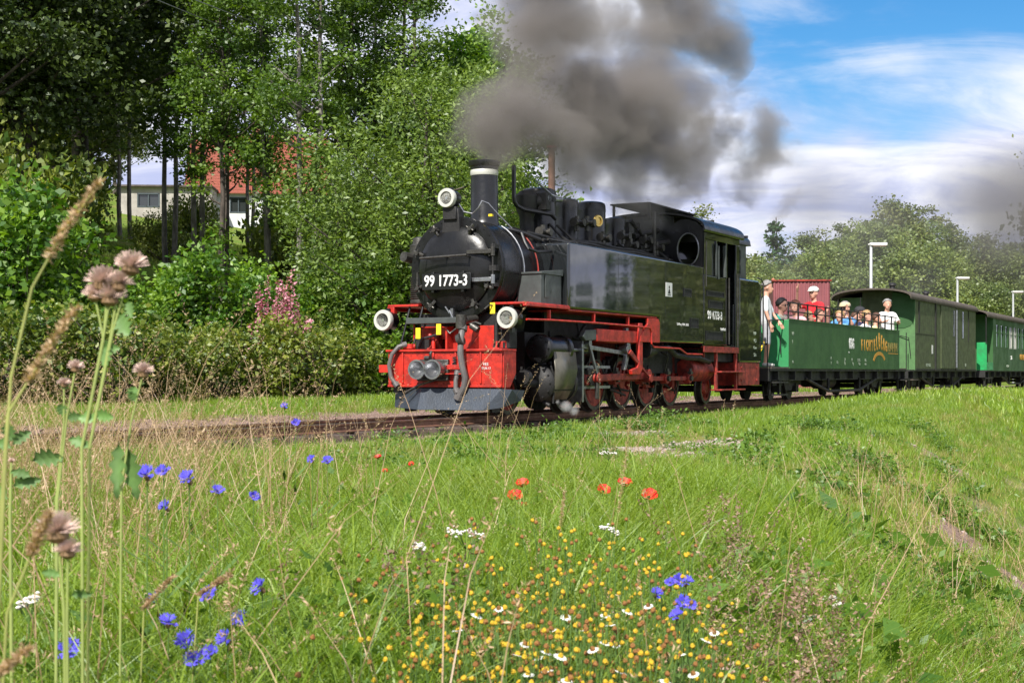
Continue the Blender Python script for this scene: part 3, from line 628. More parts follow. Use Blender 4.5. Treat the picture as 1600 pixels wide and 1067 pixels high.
B('footplate_strut', m_, K_BLACK)
m_ = MB(); m_.box(.9, 1.5, .60, .95, 1.466, 1.86); m_.prism([(.88, 1.86), (.88, 1.885), (1.52, 1.945), (1.52, 1.86)], .58, .97, 'xz'); m_.box(1.0, 1.1, .955, .965, 1.55, 1.85); m_.box(1.2, 1.22, .97, .975, 1.62, 1.66)
o = B('lubricator_box', m_, K_GREYBOX, bevel=.008)
# air pump on the far running board
m_ = MB(); m_.lathe([(1.47, .10), (1.50, .13), (1.53, .13)] + [(1.55 + i * .028 + d, .135 if d else .115) for i in range(11) for d in (0, .014)] + [(1.88, .08), (1.98, .08), (2.0, .135), (2.28, .135), (2.30, .10), (2.38, .09), (2.40, .03)], (.70, -.80, 0), n=20)
m_.tube((.62, -.86, 2.10), (.45, -.90, 2.12), .07, n=10); m_.path([(.7, -.66, 2.2), (.8, -.6, 2.3), (1.1, -.55, 2.3)], .03); ap = B('air_pump', m_, K_DSTEEL); ap['label'] = 'ribbed rusty air pump beside the smokebox'

# cylinders and motion, near side and far side
def motion(s):
    def q(b): return s * b
    m = MB(); m.lathe([(0, .04), (0, .13), (.02, .185), (.05, .195), (.09, .195), (.09, .165), (.62, .165), (.62, .195), (.70, .195), (.70, .05)], (.98, q(.86), .875), (1, 0, 0), 32)
    for i in range(10): t = math.tau * i / 10; m.tube((.96, q(.86) + .155 * math.cos(t), .875 + .155 * math.sin(t)), (1.0, q(.86) + .155 * math.cos(t), .875 + .155 * math.sin(t)), .012, n=6)
    B('valve_chest', m, K_BLACK)
    m = MB(); m.lathe([(0, .05), (.0, .10), (.05, .22), (.09, .25), (.72, .25), (.72, .27), (.78, .27), (.78, .08)], (1.0, q(.80), .42), (1, 0, 0), 32)
    m.lathe([(-.32, .05), (-.30, .055), (0, .055)], (1.0, q(.80), .42), (1, 0, 0), 16)
    for i in range(12): t = math.tau * i / 12; m.tube((1.03, q(.80) + .21 * math.cos(t), .42 + .21 * math.sin(t)), (1.08, q(.80) + .21 * math.cos(t), .42 + .21 * math.sin(t)), .013, n=6)
    m.box(1.1, 1.75, q(.3), q(.6), .3, 1.1); m.tube((1.15, q(.95), .12), (1.15, q(.8), .2), .03); m.tube((1.6, q(.95), .12), (1.6, q(.8), .2), .03); m.path([(1.15, q(1.0), .15), (1.15, q(1.02), .5), (1.12, q(.98), .66)], .014)
    m.tube((.66, q(.8), .5), (.76, q(.8), .5), .1, n=12)
    B('cylinder', m, K_SOOT)
    m = MB(); yy = .985
    m.add([(1.14, q(1.02), .84), (1.80, q(1.02), .84), (1.78, q(1.06), .60), (1.70, q(1.06), .40), (1.60, q(.98), .20), (1.18, q(.98), .20), (1.10, q(1.06), .40), (1.12, q(1.06), .60)],
          [(0, 1, 2, 7), (7, 2, 3, 6), (6, 3, 4, 5)])
    o = B('cylinder_jacket', m, K_JACKET, angle=60); sm = o.modifiers.new('t', 'SOLIDIFY'); sm.thickness = .02
    # slide bars, crosshead, rods
    m = MB(); m.box(1.78, 3.35, q(.78), q(.84), .62, .66); m.box(1.78, 3.35, q(.78), q(.84), .33, .37); m.tube((1.75, q(.81), .42), (2.6, q(.81), .46), .03, n=10); m.tube((1.7, q(.86), .875), (2.5, q(.86), .875), .025, n=8)
    m.box(2.22, 2.28, q(.74), q(.92), .15, 1.0)
    B('slide_bar', m, K_STEEL)
    m = MB(); m.box(2.55, 2.85, q(.76), q(.90), .37, .62); m.tube((2.7, q(.90), .48), (2.7, q(.95), .48), .06, n=12); m.box(2.66, 2.74, q(.91), q(.95), .18, .48); B('crosshead', m, K_DSTEEL, bevel=.01)
    m = MB(); m.prism([(2.70, .44), (2.70, .53), (4.5, .56), (4.5, .46)], q(.90), q(.94)); m.tube((2.7, q(.87), .485), (2.7, q(.97), .485), .075, n=16); m.tube((4.5, q(.86), .51), (4.5, q(.99), .51), .10, n=20); B('connecting_rod', m, K_REDD, bevel=.006)
    m = MB()
    m.prism([(2.5, .43), (2.5, .50), (6.5, .50), (6.5, .43)], q(.80), q(.845))
    for a in (2.5, 3.5, 4.5, 5.5, 6.5): m.tube((a, q(.77), .465), (a, q(.88), .465), .085, n=20)
    B('coupling_rod', m, K_REDD, bevel=.006)
    m = MB()
    for a in (2.5, 3.5, 4.5, 5.5, 6.5): m.tube((a, q(.72), .465), (a, q(.92), .465), .045, n=14); m.tube((a, q(.88), .55), (a, q(.88), .63), .025, n=8); m.box(a - .05, a + .05, q(.85), q(.91), .53, .58)
    B('crank_pin', m, K_DSTEEL)
    m = MB(); m.prism([(4.40, .50), (4.5, .44), (3.62, .84), (3.70, .90)], q(1.0), q(1.03)); m.tube((4.45, q(.92), .47), (4.45, q(1.04), .47), .06, n=12); B('return_crank', m, K_REDD, bevel=.004)
    m = MB(); m.prism([(3.55, .60), (3.62, .60), (3.80, .90), (3.70, 1.22), (3.62, 1.22), (3.68, .90)], q(.92), q(.98)); m.tube((3.66, q(.86), .90), (3.66, q(1.0), .90), .07, n=12); m.prism([(2.2, .90), (2.2, .96), (3.66, .88), (3.66, .82)], q(.90), q(.93)); B('expansion_link', m, K_STEEL, bevel=.004)
    m = MB(); m.prism([(2.72, .40), (2.76, .40), (2.4, 1.0), (2.34, 1.0)], q(.93), q(.96)); m.tube((2.37, q(.86), .97), (2.37, q(.98), .97), .05, n=10); B('combination_lever', m, K_STEEL)
    # red guide yoke and beam
    m = MB(); m.box(2.55, 4.0, q(.94), q(1.0), .90 + .10, 1.18); m.box(3.0, 4.0, q(.40), q(.94), .99, 1.02); B('link_bracket', m, K_RED, bevel=.01)
    m = MB(); m.prism([(2.1, 1.06), (2.2, 1.15), (2.55, 1.17), (2.55, 1.02), (2.2, 1.0)], q(.92), q(.99)); B('bracket_nose', m, K_GREYBOX, bevel=.01)
    m = MB(); m.prism([(3.98, 1.30), (4.12, 1.30), (4.12, .62), (4.02, .53), (3.72, .53), (3.70, .60), (3.92, .64), (3.98, .72)], q(.98), q(1.035)); m.box(3.98, 4.12, q(.4), q(.98), 1.15, 1.3); B('motion_bracket', m, K_RED, bevel=.01)
motion(1); motion(-1)
m_ = MB(); m_.path([(4.6, .95, .93), (4.9, .95, .93), (5.3, .97, .95), (5.6, .97, .84), (6.2, .95, .80), (6.7, .95, .80), (7.2, .95, .74)], .045, 8); m_.tube((4.45, .92, .9), (4.60, .92, .9), .12, n=16); m_.tube((4.6, .92, .9), (4.85, .92, .9), .07, n=12); B('injector', m_, K_SOOT)
m_ = MB(); m_.box(4.85, 6.75, .55, .60, .55, 1.0); m_.box(1.8, 4.8, .50, .54, 1.0, 1.4); m_.box(6.8, 9.6, -.9, .9, .75, .95); m_.box(4.9, 6.7, -.55, .55, .62, .98); m_.box(1.9, 4.8, -.5, .5, 1.05, 1.3); B('ash_pan', m_, K_SOOT)

# wheels: red spoked centre, worn tyre
def wheel(a, s, r, spokes=10, cw=True):
    b = s * .40
    m = MB(); m.lathe([(0, .09), (.0, .11), (.03, .12), (.10, .12), (.13, .09), (.13, .03)], (a, b, r), (0, s, 0), 16)
    for i in range(spokes):
        t = math.tau * i / spokes + .2; c, s_ = math.cos(t), math.sin(t)
        m.add([(a + c * .1 + s_ * w_, b + s * y_, r + s_ * .1 - c * w_) for w_ in (-.028, .028) for y_ in (.03, .10)] + [(a + c * (r - .09) + s_ * w_, b + s * y_, r + s_ * (r - .09) - c * w_) for w_ in (-.02, .02) for y_ in (.03, .09)],
              [(0, 1, 5, 4), (2, 6, 7, 3), (1, 3, 7, 5), (0, 4, 6, 2)])
    m.lathe([(.02, r - .10), (.02, r - .06), (.11, r - .06), (.11, r - .10), (.02, r - .10)], (a, b, r), (0, s, 0), 40)
    if cw and r > .35:
        m.prism([(a + (r - .1) * math.cos(t), r + (r - .1) * math.sin(t)) for t in [math.radians(200 + 14 * i) for i in range(11)]], b + s * .04, b + s * .115, 'xz')
    o = B('wheel', m, K_REDD)
    m = MB(); m.lathe([(0, r - .06), (0, r + .025), (.02, r + .03), (.035, r), (.12, r - .004), (.12, r - .055), (.10, r - .06), (0, r - .06)], (a, b, r), (0, s, 0), 48); m.build('tyre', K_DSTEEL, o)
for a in (2.5, 3.5, 4.5, 5.5, 6.5):
    for s in (1, -1): wheel(a, s, .40)
for a in (.78, 8.2):
    for s in (1, -1): wheel(a, s, .275, 8, False)
m_ = MB()
for a, r in ((.78, .275), (2.5, .4), (3.5, .4), (4.5, .4), (5.5, .4), (6.5, .4), (8.2, .275)): m_.tube((a, -.42, r), (a, .42, r), .06, n=12)
for a in (3.0, 4.0, 5.0, 6.0): m_.path([(a, .44, .75), (a - .06, .44, .55), (a - .02, .44, .30), (a + .06, .44, .15)], .03, 6)
m_.tube((2.9, .44, .14), (6.7, .44, .14), .018, n=6)
B('axle', m_, K_SOOT)

rgg = random.Random(9); m_ = MB()  # random dark boxes and pipes added to fill and darken the wheel area
for i in range(46):
    a = rgg.uniform(1.9, 6.8); b_ = rgg.uniform(.52, .74); z = rgg.uniform(.18, 1.25)
    if rgg.random() < .5: w_ = rgg.uniform(.03, .10); m_.box(a - w_, a + w_, b_ - .03, b_ + .03, z - w_ * rgg.uniform(.4, 1.6), z + w_)
    else: m_.path([(a, b_, z), (a + rgg.uniform(-.3, .3), b_ + .03, z + rgg.uniform(-.15, .15)), (a + rgg.uniform(-.5, .5), b_, min(1.3, z + rgg.uniform(-.1, .5)))], rgg.uniform(.010, .025), 6)
tag(B('dark_gear_filler', m_, K_SOOT), kind='stuff')
m_ = MB()
for a in (3.0, 4.0, 5.0, 6.0): m_.path([(a, .62, 1.1), (a + .05, .66, .8), (a + .02, .60, .5), (a + .1, .50, .12)], .014, 6)
B('sand_pipe', m_, K_DSTEEL)
for a in (2.5, 3.5, 4.5, 5.5, 6.5): m_ = MB(); m_.box(a - .30, a + .30, .34, .42, .70, .76); m_.box(a - .22, a + .22, .34, .42, .76, .81); m_.tube((a - .28, .38, .5), (a - .28, .38, .72), .02, n=6); m_.tube((a + .28, .38, .5), (a + .28, .38, .72), .02, n=6); B('leaf_spring', m_, K_SOOT)

# ------------------------------------------------------------------ coaches and vans
def bogie(root, a, r=.24):
    for da in (-.6, .6):
        for s in (1, -1):
            m = MB(); m.lathe([(0, .03), (0, r + .025), (.02, r + .025), (.035, r), (.1, r), (.1, .05), (.16, .05)], (a + da, s * .40, r), (0, s, 0), 24); m.build('wheel', K_UNDER, root)
    m = MB()
    for s in (1, -1):
        m.box(a - .95, a + .95, s * .62 - .03, s * .62 + .03, .30, .40)
        for da in (-.6, .6): m.box(a + da - .09, a + da + .09, s * .60 - .06, s * .60 + .08, .16, .34)
        m.prism([(a - .35, .40), (a - .25, .50), (a + .25, .50), (a + .35, .40), (a + .2, .20), (a - .2, .20)], s * .64, s * .68)
    for da in (-.6, .6): m.tube((a + da, -.42, r), (a + da, .42, r), .05, n=8)
    m.box(a - .1, a + .1, -.6, .6, .3, .6); m.build('bogie', K_UNDER, root)
def underframe(root, x0, x1, zf=.64):
    m = MB(); m.box(x0, x1, -.99, .99, zf - .05, zf - .005); m.box(x0, x1, .80, .86, zf - .24, zf - .05); m.box(x0, x1, -.86, -.80, zf - .24, zf - .05)
    m.box(x0 - .02, x0 + .05, -.95, .95, zf - .24, zf - .05); m.box(x1 - .05, x1 + .02, -.95, .95, zf - .24, zf - .05)
    c = (x0 + x1) / 2
    for s in (.88, -.88):
        m.path([(c - 3.0, s, zf - .2), (c - 1.3, s, .16), (c + 1.3, s, .16), (c + 3.0, s, zf - .2)], .032, 6)
        m.tube((c - 1.3, s, .16), (c - 1.3, s, zf - .2), .035, n=6); m.tube((c + 1.3, s, .16), (c + 1.3, s, zf - .2), .035, n=6)
    for i in range(int((x1 - x0) / 1.1)): m.box(x0 + .5 + i * 1.1, x0 + .56 + i * 1.1, .86, .97, zf - .22, zf - .05)
    m.tube((c - .6, .4, .36), (c + .5, .4, .36), .16, n=14); m.tube((c + .9, -.3, .36), (c + 1.6, -.3, .36), .14, n=14)
    m.build('underframe', K_UNDER, root)
    m = MB(); m.tube((x0 - .28, 0, .56), (x0, 0, .56), .06, n=8); m.tube((x1, 0, .56), (x1 + .28, 0, .56), .06, n=8); m.box(x0 - .34, x0 - .26, -.17, .17, .46, .66); m.box(x1 + .26, x1 + .34, -.17, .17, .46, .66)
    m.path([(x0, .3, .55), (x0 - .12, .3, .35), (x0 - .3, .28, .36), (x0 - .4, .25, .5)], .025); m.build('coupling', K_UNDER, root)
def steps(root, x, s=1, mt=K_UNDER):
    m = MB(); m.box(x - .3, x + .3, s * .95 - .14, s * .95 + .14, .36, .385); m.box(x - .3, x + .3, s * .95 - .14, s * .95 + .14, .12, .145); m.box(x - .3, x - .27, s * .9 - .02, s * .9 + .02, .12, .6); m.box(x + .27, x + .3, s * .9 - .02, s * .9 + .02, .12, .6); m.build('step', mt, root)

# open viewing wagon, wagon origin 10.35 m behind the front beam
WA = 10.35
wg = empty('open_wagon', W(WA, 0, 0), ANG)
tag(wg, 'open green viewing wagon with railings and ochre lettering, full of passengers', 'open wagon')
x0, x1, zf, zt = 1.2, 10.45, .64, 1.60
underframe(wg, 0.1, 11.3); bogie(wg, 2.2); bogie(wg, 9.2); steps(wg, .55); steps(wg, 11.0)
m_ = MB(); m_.box(.1, 11.3, -1.0, 1.0, zf - .004, zf + .03); m_.build('floor', K_ROOF, wg)
m_ = MB(); m_.box(x0, x1, .965, 1.0, zf, zt); m_.box(x0, x1, -1.0, -.965, zf, zt); 
for a in (4.3, 7.4): m_.box(a, a + .004, 1.0, 1.0015, zf, zt)
m_.build('side_panel', K_GREEN, wg, bevel=.008)
m_ = MB(); m_.box(x0 - .01, x1 + .01, .955, 1.012, zt, zt + .02); m_.box(x0 - .01, x1 + .01, -1.012, -.955, zt, zt + .02); m_.box(x0, x1, 1.0, 1.012, zf, zf + .03); m_.build('side_capping', K_GREEN, wg)
for q in ((x0 - .035, x0, .33, 1.0), (x0 - .035, x0, -1.0, -.33), (x1, x1 + .035, -1.0, 1.0)): m_ = MB(); m_.box(*q, zf, zt); m_.build('end_panel', K_GREEN_LIT, wg, bevel=.006)
m_ = MB(); m_.prism([(.36, zt), (.36, zt + .10), (.55, zt + .17), (.75, zt + .12), (.86, zt)], x0 - .03, x0 - .005, 'yz'); m_.build('slide_top', mat('teal plastic', (.02, .42, .30), .4), wg)
m_ = MB(); m_.path([(x0 - .06, .72, 1.45), (x0 - .09, .78, 1.40), (x0 - .09, .84, 1.34), (x0 - .09, .86, .92)], .012, 6); m_.path([(.15, .9, .66), (.15, .9, 1.55), (1.15, .9, 1.6)], .014, 6); m_.path([(.15, -.9, .66), (.15, -.9, 1.55), (1.15, -.9, 1.6)], .014, 6)
m_.path([(.15, -.9, 1.1), (.15, -.3, 1.1)], .014, 6); m_.path([(.15, .9, 1.1), (.15, .3, 1.1)], .014, 6); m_.tube((.15, .3, .66), (.15, .3, 1.55), .014, n=6); m_.tube((.15, -.3, .66), (.15, -.3, 1.55), .014, n=6); m_.build('platform_rail', K_SOOT, wg)
m_ = MB(); m_.path([(.6, .55, .85), (.75, .62, 1.1), (.95, .68, 1.42)], .022, 6); m_.tube((.9, .66, 1.38), (1.0, .69, 1.5), .035, n=8); m_.build('brake_lever', K_YEL, wg)
rp = MB(); rp.box(-.014, .014, .955, .985, zt, zt + .36); r0 = None
for s in (1, -1):
    for i in range(15):
        a = x0 + .05 + i * (x1 - x0 - .1) / 14
        if r0 is None: r0 = rp.build('rail_post', K_SOOT, wg); o = r0
        else: o = r0.copy(); COL.objects.link(o)
        o.location = (a, 0 if s > 0 else 2 * .97, 0)
for z in (zt + .34, zt + .17):
    for s in (1, -1):
        m_ = MB(); m_.tube((x0, s * .97, z), (x1, s * .97, z), .014, n=8); m_.build('rail', K_SOOT, wg)
bn = MB(); bn.box(-.2, .2, .15, .93, .44 + zf, .48 + zf); bn.box(-.02, .02, .15, .93, .48 + zf, .9 + zf); bn.box(-.15, .15, .3, .34, zf + .03, .44 + zf); bn.box(-.15, .15, .8, .84, zf + .03, .44 + zf)
for i in range(6):
    for s in (1, -1):
        o = bn.build('bench', mat('varnished bench wood', (.22, .11, .045), .5, var=.2), wg)
        o.location = (x0 + .75 + i * 1.5, 0 if s > 0 else 1.08, 0)
# lettering
def fb(co): co.z += 0
text('BSDG', .31, (5.87, 1.003, 1.20), SIDE, 'wagon_lettering', K_WHITE, wg, sx=.55, ext=.003, bold=.012)
m_ = MB(); m_.box(5.62, 5.68, 1.0, 1.004, 1.0, 1.03); m_.build('lettering_dot', K_WHITE, wg)
fic = 'FICHTELBERG'
for i, chx in enumerate(fic):
    pk = max(0.0, 1 - abs(i - 7.2) / 2.6); hgt = .34 + .20 * pk
    text(chx, hgt, (6.78 + i * .232, 1.003, 1.06 + .36 * hgt + .05 * pk), SIDE, 'logo_lettering', K_OCHRE, wg, sx=.72 * .34 / hgt, ext=.003, bold=.014)
text('BAHN', .30, (9.76, 1.003, 1.17), SIDE, 'logo_lettering', mat('worn ochre', (.26, .20, .04), .6), wg, sx=1.15, ext=.003, bold=.012)
m_ = MB(); m_.box(9.3, 10.3, 1.0, 1.003, 1.02, 1.04)
pts = [(8.4 + .62 * math.cos(t), .78 + .28 * math.sin(t)) for t in [math.radians(165 - i * 9) for i in range(17)]]
m_.prism(pts + [(8.4 + .50 * math.cos(t), .77 + .21 * math.sin(t)) for t in [math.radians(165 - i * 9) for i in range(17)]][::-1], 1.001, 1.004); m_.build('logo_arc', K_OCHRE, wg)
text('W', .12, (1.45, 1.003, 1.32), SIDE, 'wagon_lettering', K_FADED, wg, ext=.002); text('1', .12, (1.42, 1.003, 1.16), SIDE, 'wagon_lettering', K_FADED, wg, ext=.002); text('m', .12, (1.45, 1.003, .78), SIDE, 'wagon_lettering', K_FADED, wg, ext=.002)
for xx, tt, zz in ((4.2, 'K', .86), (4.2, 'I', .76), (4.7, '6 t', .78), (5.3, '34', .84), (5.3, '12', .76), (5.9, 'Pl', .84), (6.0, 'kg', .76), (6.5, '97-35', .84), (6.55, 'Cra', .76), (7.1, 'RD', .84), (7.1, 'mm', .76)):
    text(tt, .10, (xx, 1.003, zz), SIDE, 'wagon_lettering', K_FADED, wg, ext=.002)

def arc_roof(root, x0, x1, w_, z0, rise, mt, name='roof'):
    n = 20; top = [(w_ * math.cos(math.pi * i / n), z0 + rise * math.sin(math.pi * i / n) ** .75) for i in range(n + 1)]
    m = MB(); m.prism(top + [(p[0] * .985, p[1] - .045) for p in top[::-1]], x0, x1, 'yz'); return m.build(name, mt, root, angle=40)
def vent(root, x, z, nm='roof_vent', big=True):
    m = MB()
    if big: m.lathe([(z - .05, .14), (z + .02, .15), (z + .05, .09), (z + .20, .07), (z + .21, .11), (z + .26, .10), (z + .30, .03)], (x, 0, 0), n=16)
    else: m.lathe([(z - .04, .12), (z + .04, .12), (z + .05, .16), (z + .10, .15), (z + .11, 0)], (x, 0, 0), n=14)
    m.build(nm, K_SOOT, root)
# luggage van
VA = 21.9
van = empty('luggage_van', W(VA, 0, 0), ANG)
tag(van, 'weathered green luggage van with dark curved roof and sliding door behind the open wagon', 'railway van')
underframe(van, .1, 9.5); bogie(van, 2.0); bogie(van, 7.6); steps(van, .4, mt=K_ROOF)
x0, x1, zt = .72, 9.25, 2.52
m_ = MB(); m_.box(x0, x1, .965, 1.0, .62, zt); m_.box(x0, x1, -1.0, -.965, .62, zt); m_.box(x1 - .03, x1, -.965, .965, .62, zt); m_.build('body', K_OLIVE, van, bevel=.006)
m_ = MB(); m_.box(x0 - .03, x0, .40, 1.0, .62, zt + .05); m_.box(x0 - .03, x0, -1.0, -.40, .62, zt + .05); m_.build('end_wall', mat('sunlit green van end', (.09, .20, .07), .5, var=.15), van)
m_ = MB(); m_.box(x0 - .02, x0, -.40, .40, .64, zt + .2); m_.build('end_door', K_OLIVE, van)
m_ = MB(); m_.tube((x0 - .05, .36, .7), (x0 - .05, .36, 2.4), .012, n=6); m_.path([(x0 - .06, .55, 1.55), (x0 - .10, .85, 1.48), (x0 - .10, .90, 1.0)], .012, 6)
m_.path([(.12, -.9, .64), (.12, -.9, 2.5)], .02, 6); m_.path([(.12, .9, .64), (.12, .9, 1.6)], .014, 6); m_.box(.1, .14, .1, .3, .75, 1.0); m_.tube((.12, .2, .64), (.12, .2, 1.1), .02, n=6); m_.path([(.12, -.3, .64), (.12, -.3, 2.55)], .014, 6); m_.build('end_rail', K_SOOT, van)
m_ = MB(); m_.prism([(1.0, 2.52), (1.0, 2.05), (.97, 1.92), (.88, 1.80), (.72, 1.74), (.40, 1.74), (.40, 2.7), (.7, 2.66)], x0 - .045, x0 - .032, 'yz'); m_.build('painted_end_shade', K_GREEN, van)  # dark green sheet paints the roof overhang's shade on the end wall
arc_roof(van, .0, x1 + .12, 1.06, zt, .26, K_ROOF); vent(van, 2.4, 2.76); vent(van, 6.7, 2.74)
m_ = MB(); m_.box(3.15, 3.25, 1.0, 1.03, .62, zt); m_.box(2.0 - .9, 2.0 - .82, 1.0, 1.02, 1.62, 2.45); m_.box(.74, 3.15, 1.0, 1.006, 1.585, 1.60); m_.box(6.0, 6.10, 1.0, 1.03, .62, zt); m_.box(8.0, 8.06, 1.0, 1.02, 1.5, 2.45); m_.box(.74, 9.2, 1.0, 1.015, .62, .66); m_.build('door_edge', K_SOOT, van)
m_ = MB(); m_.box(3.9, 6.0, 1.002, 1.03, .68, zt - .06); m_.build('sliding_door', K_OLIVE, van, bevel=.004)
m_ = MB(); m_.box(5.55, 5.8, 1.031, 1.036, 1.62, 2.38); m_.box(7.1, 7.25, 1.001, 1.006, 1.6, 2.4); m_.build('van_window', K_GLASS, van)
m_ = MB(); m_.tube((5.9, 1.06, .7), (5.9, 1.06, 2.4), .03, n=8); m_.build('door_bar', K_STEEL, van)
m_ = MB(); m_.box(2.75, 2.9, 1.001, 1.006, 1.08, 1.32); m_.build('white_label', K_WHITE, van)
text('Ce 974-352', .12, (2.3, 1.004, .76), SIDE, 'van_lettering', K_FADED, van, ext=.002); text('DR', .14, (7.6, 1.004, .78), SIDE, 'van_lettering', K_FADED, van, ext=.002)
# passenger coach
CA = 33.0
pc = empty('passenger_coach', W(CA, 0, 0), ANG)
tag(pc, 'green passenger coach with a row of tall windows at the right edge of the picture', 'railway coach')
underframe(pc, .1, 13.0); bogie(pc, 2.3); bogie(pc, 10.6); steps(pc, .5); x0, x1, zt = 1.3, 11.9, 2.42
m_ = MB(); m_.box(x0, x1, .965, 1.0, .62, 1.42); m_.box(x0, x1, .965, 1.0, 2.18, zt)
wins = [x0 + .55 + i * .92 for i in range(11)]; prev = x0
for xw in wins: m_.box(prev, xw, .965, 1.0, 1.42, 2.18); prev = xw + .52
m_.box(prev, x1, .965, 1.0, 1.42, 2.18); m_.box(x0, x1, -1.0, -.965, .62, zt); m_.box(x1 - .03, x1, -.965, .965, .62, zt); m_.build('body', K_GREEN, pc)
m_ = MB(); m_.box(x0 - .03, x0, -1.0, 1.0, .62, zt + .1); m_.build('end_wall', K_GREEN, pc)
for xw in wins:
    m_ = MB(); m_.box(xw, xw + .52, .972, .978, 1.42, 2.18); pn = m_.build('window', K_GLASS, pc)
    m_ = MB(); m_.box(xw + .01, xw + .06, .985, 1.006, 1.44, 2.16); m_.box(xw + .46, xw + .51, .985, 1.006, 1.44, 2.16); m_.box(xw, xw + .52, .985, 1.006, 1.40, 1.44); m_.box(xw, xw + .52, .985, 1.006, 1.90, 1.93); m_.build('window_frame', K_CREAM if random.random() < .25 else K_GREEN, pn)  # cream frames picked at random paint in light vertical highlights
arc_roof(pc, 0, 13.1, 1.06, zt, .27, K_ROOF)
for i in range(8): vent(pc, 1.6 + i * 1.5, 2.68, big=False)
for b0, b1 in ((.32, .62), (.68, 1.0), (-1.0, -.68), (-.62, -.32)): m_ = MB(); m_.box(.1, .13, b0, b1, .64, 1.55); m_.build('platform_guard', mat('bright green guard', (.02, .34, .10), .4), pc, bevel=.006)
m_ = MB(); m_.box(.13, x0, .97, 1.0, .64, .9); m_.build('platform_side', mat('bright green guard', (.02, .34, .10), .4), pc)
m_ = MB(); m_.tube((.06, .62, .7), (.06, .62, 1.6), .015, n=6); m_.tube((.06, -.62, .7), (.06, -.62, 1.6), .015, n=6); m_.box(.05, .09, .28, .36, .66, .9); m_.tube((.1, .98, 1.5), (.1, .98, 2.42), .02, n=6); m_.tube((.1, -.98, 1.5), (.1, -.98, 2.42), .02, n=6); m_.build('platform_post', K_SOOT, pc)
m_ = MB(); m_.tube((.04, .5, 1.25), (.04, .5, 1.55), .03, n=8); m_.build('brake_lever', K_YEL, pc)
text('SDG', .2, (5.0, 1.003, 1.08), SIDE, 'coach_lettering', K_WHITE, pc, sx=.7); text('FICHTELBERG', .28, (7.6, 1.003, 1.12), SIDE, 'coach_lettering', K_OCHRE, pc, sx=.8, bold=.006); text('KB 970-4', .12, (4.2, 1.003, .78), SIDE, 'coach_lettering', K_FADED, pc)

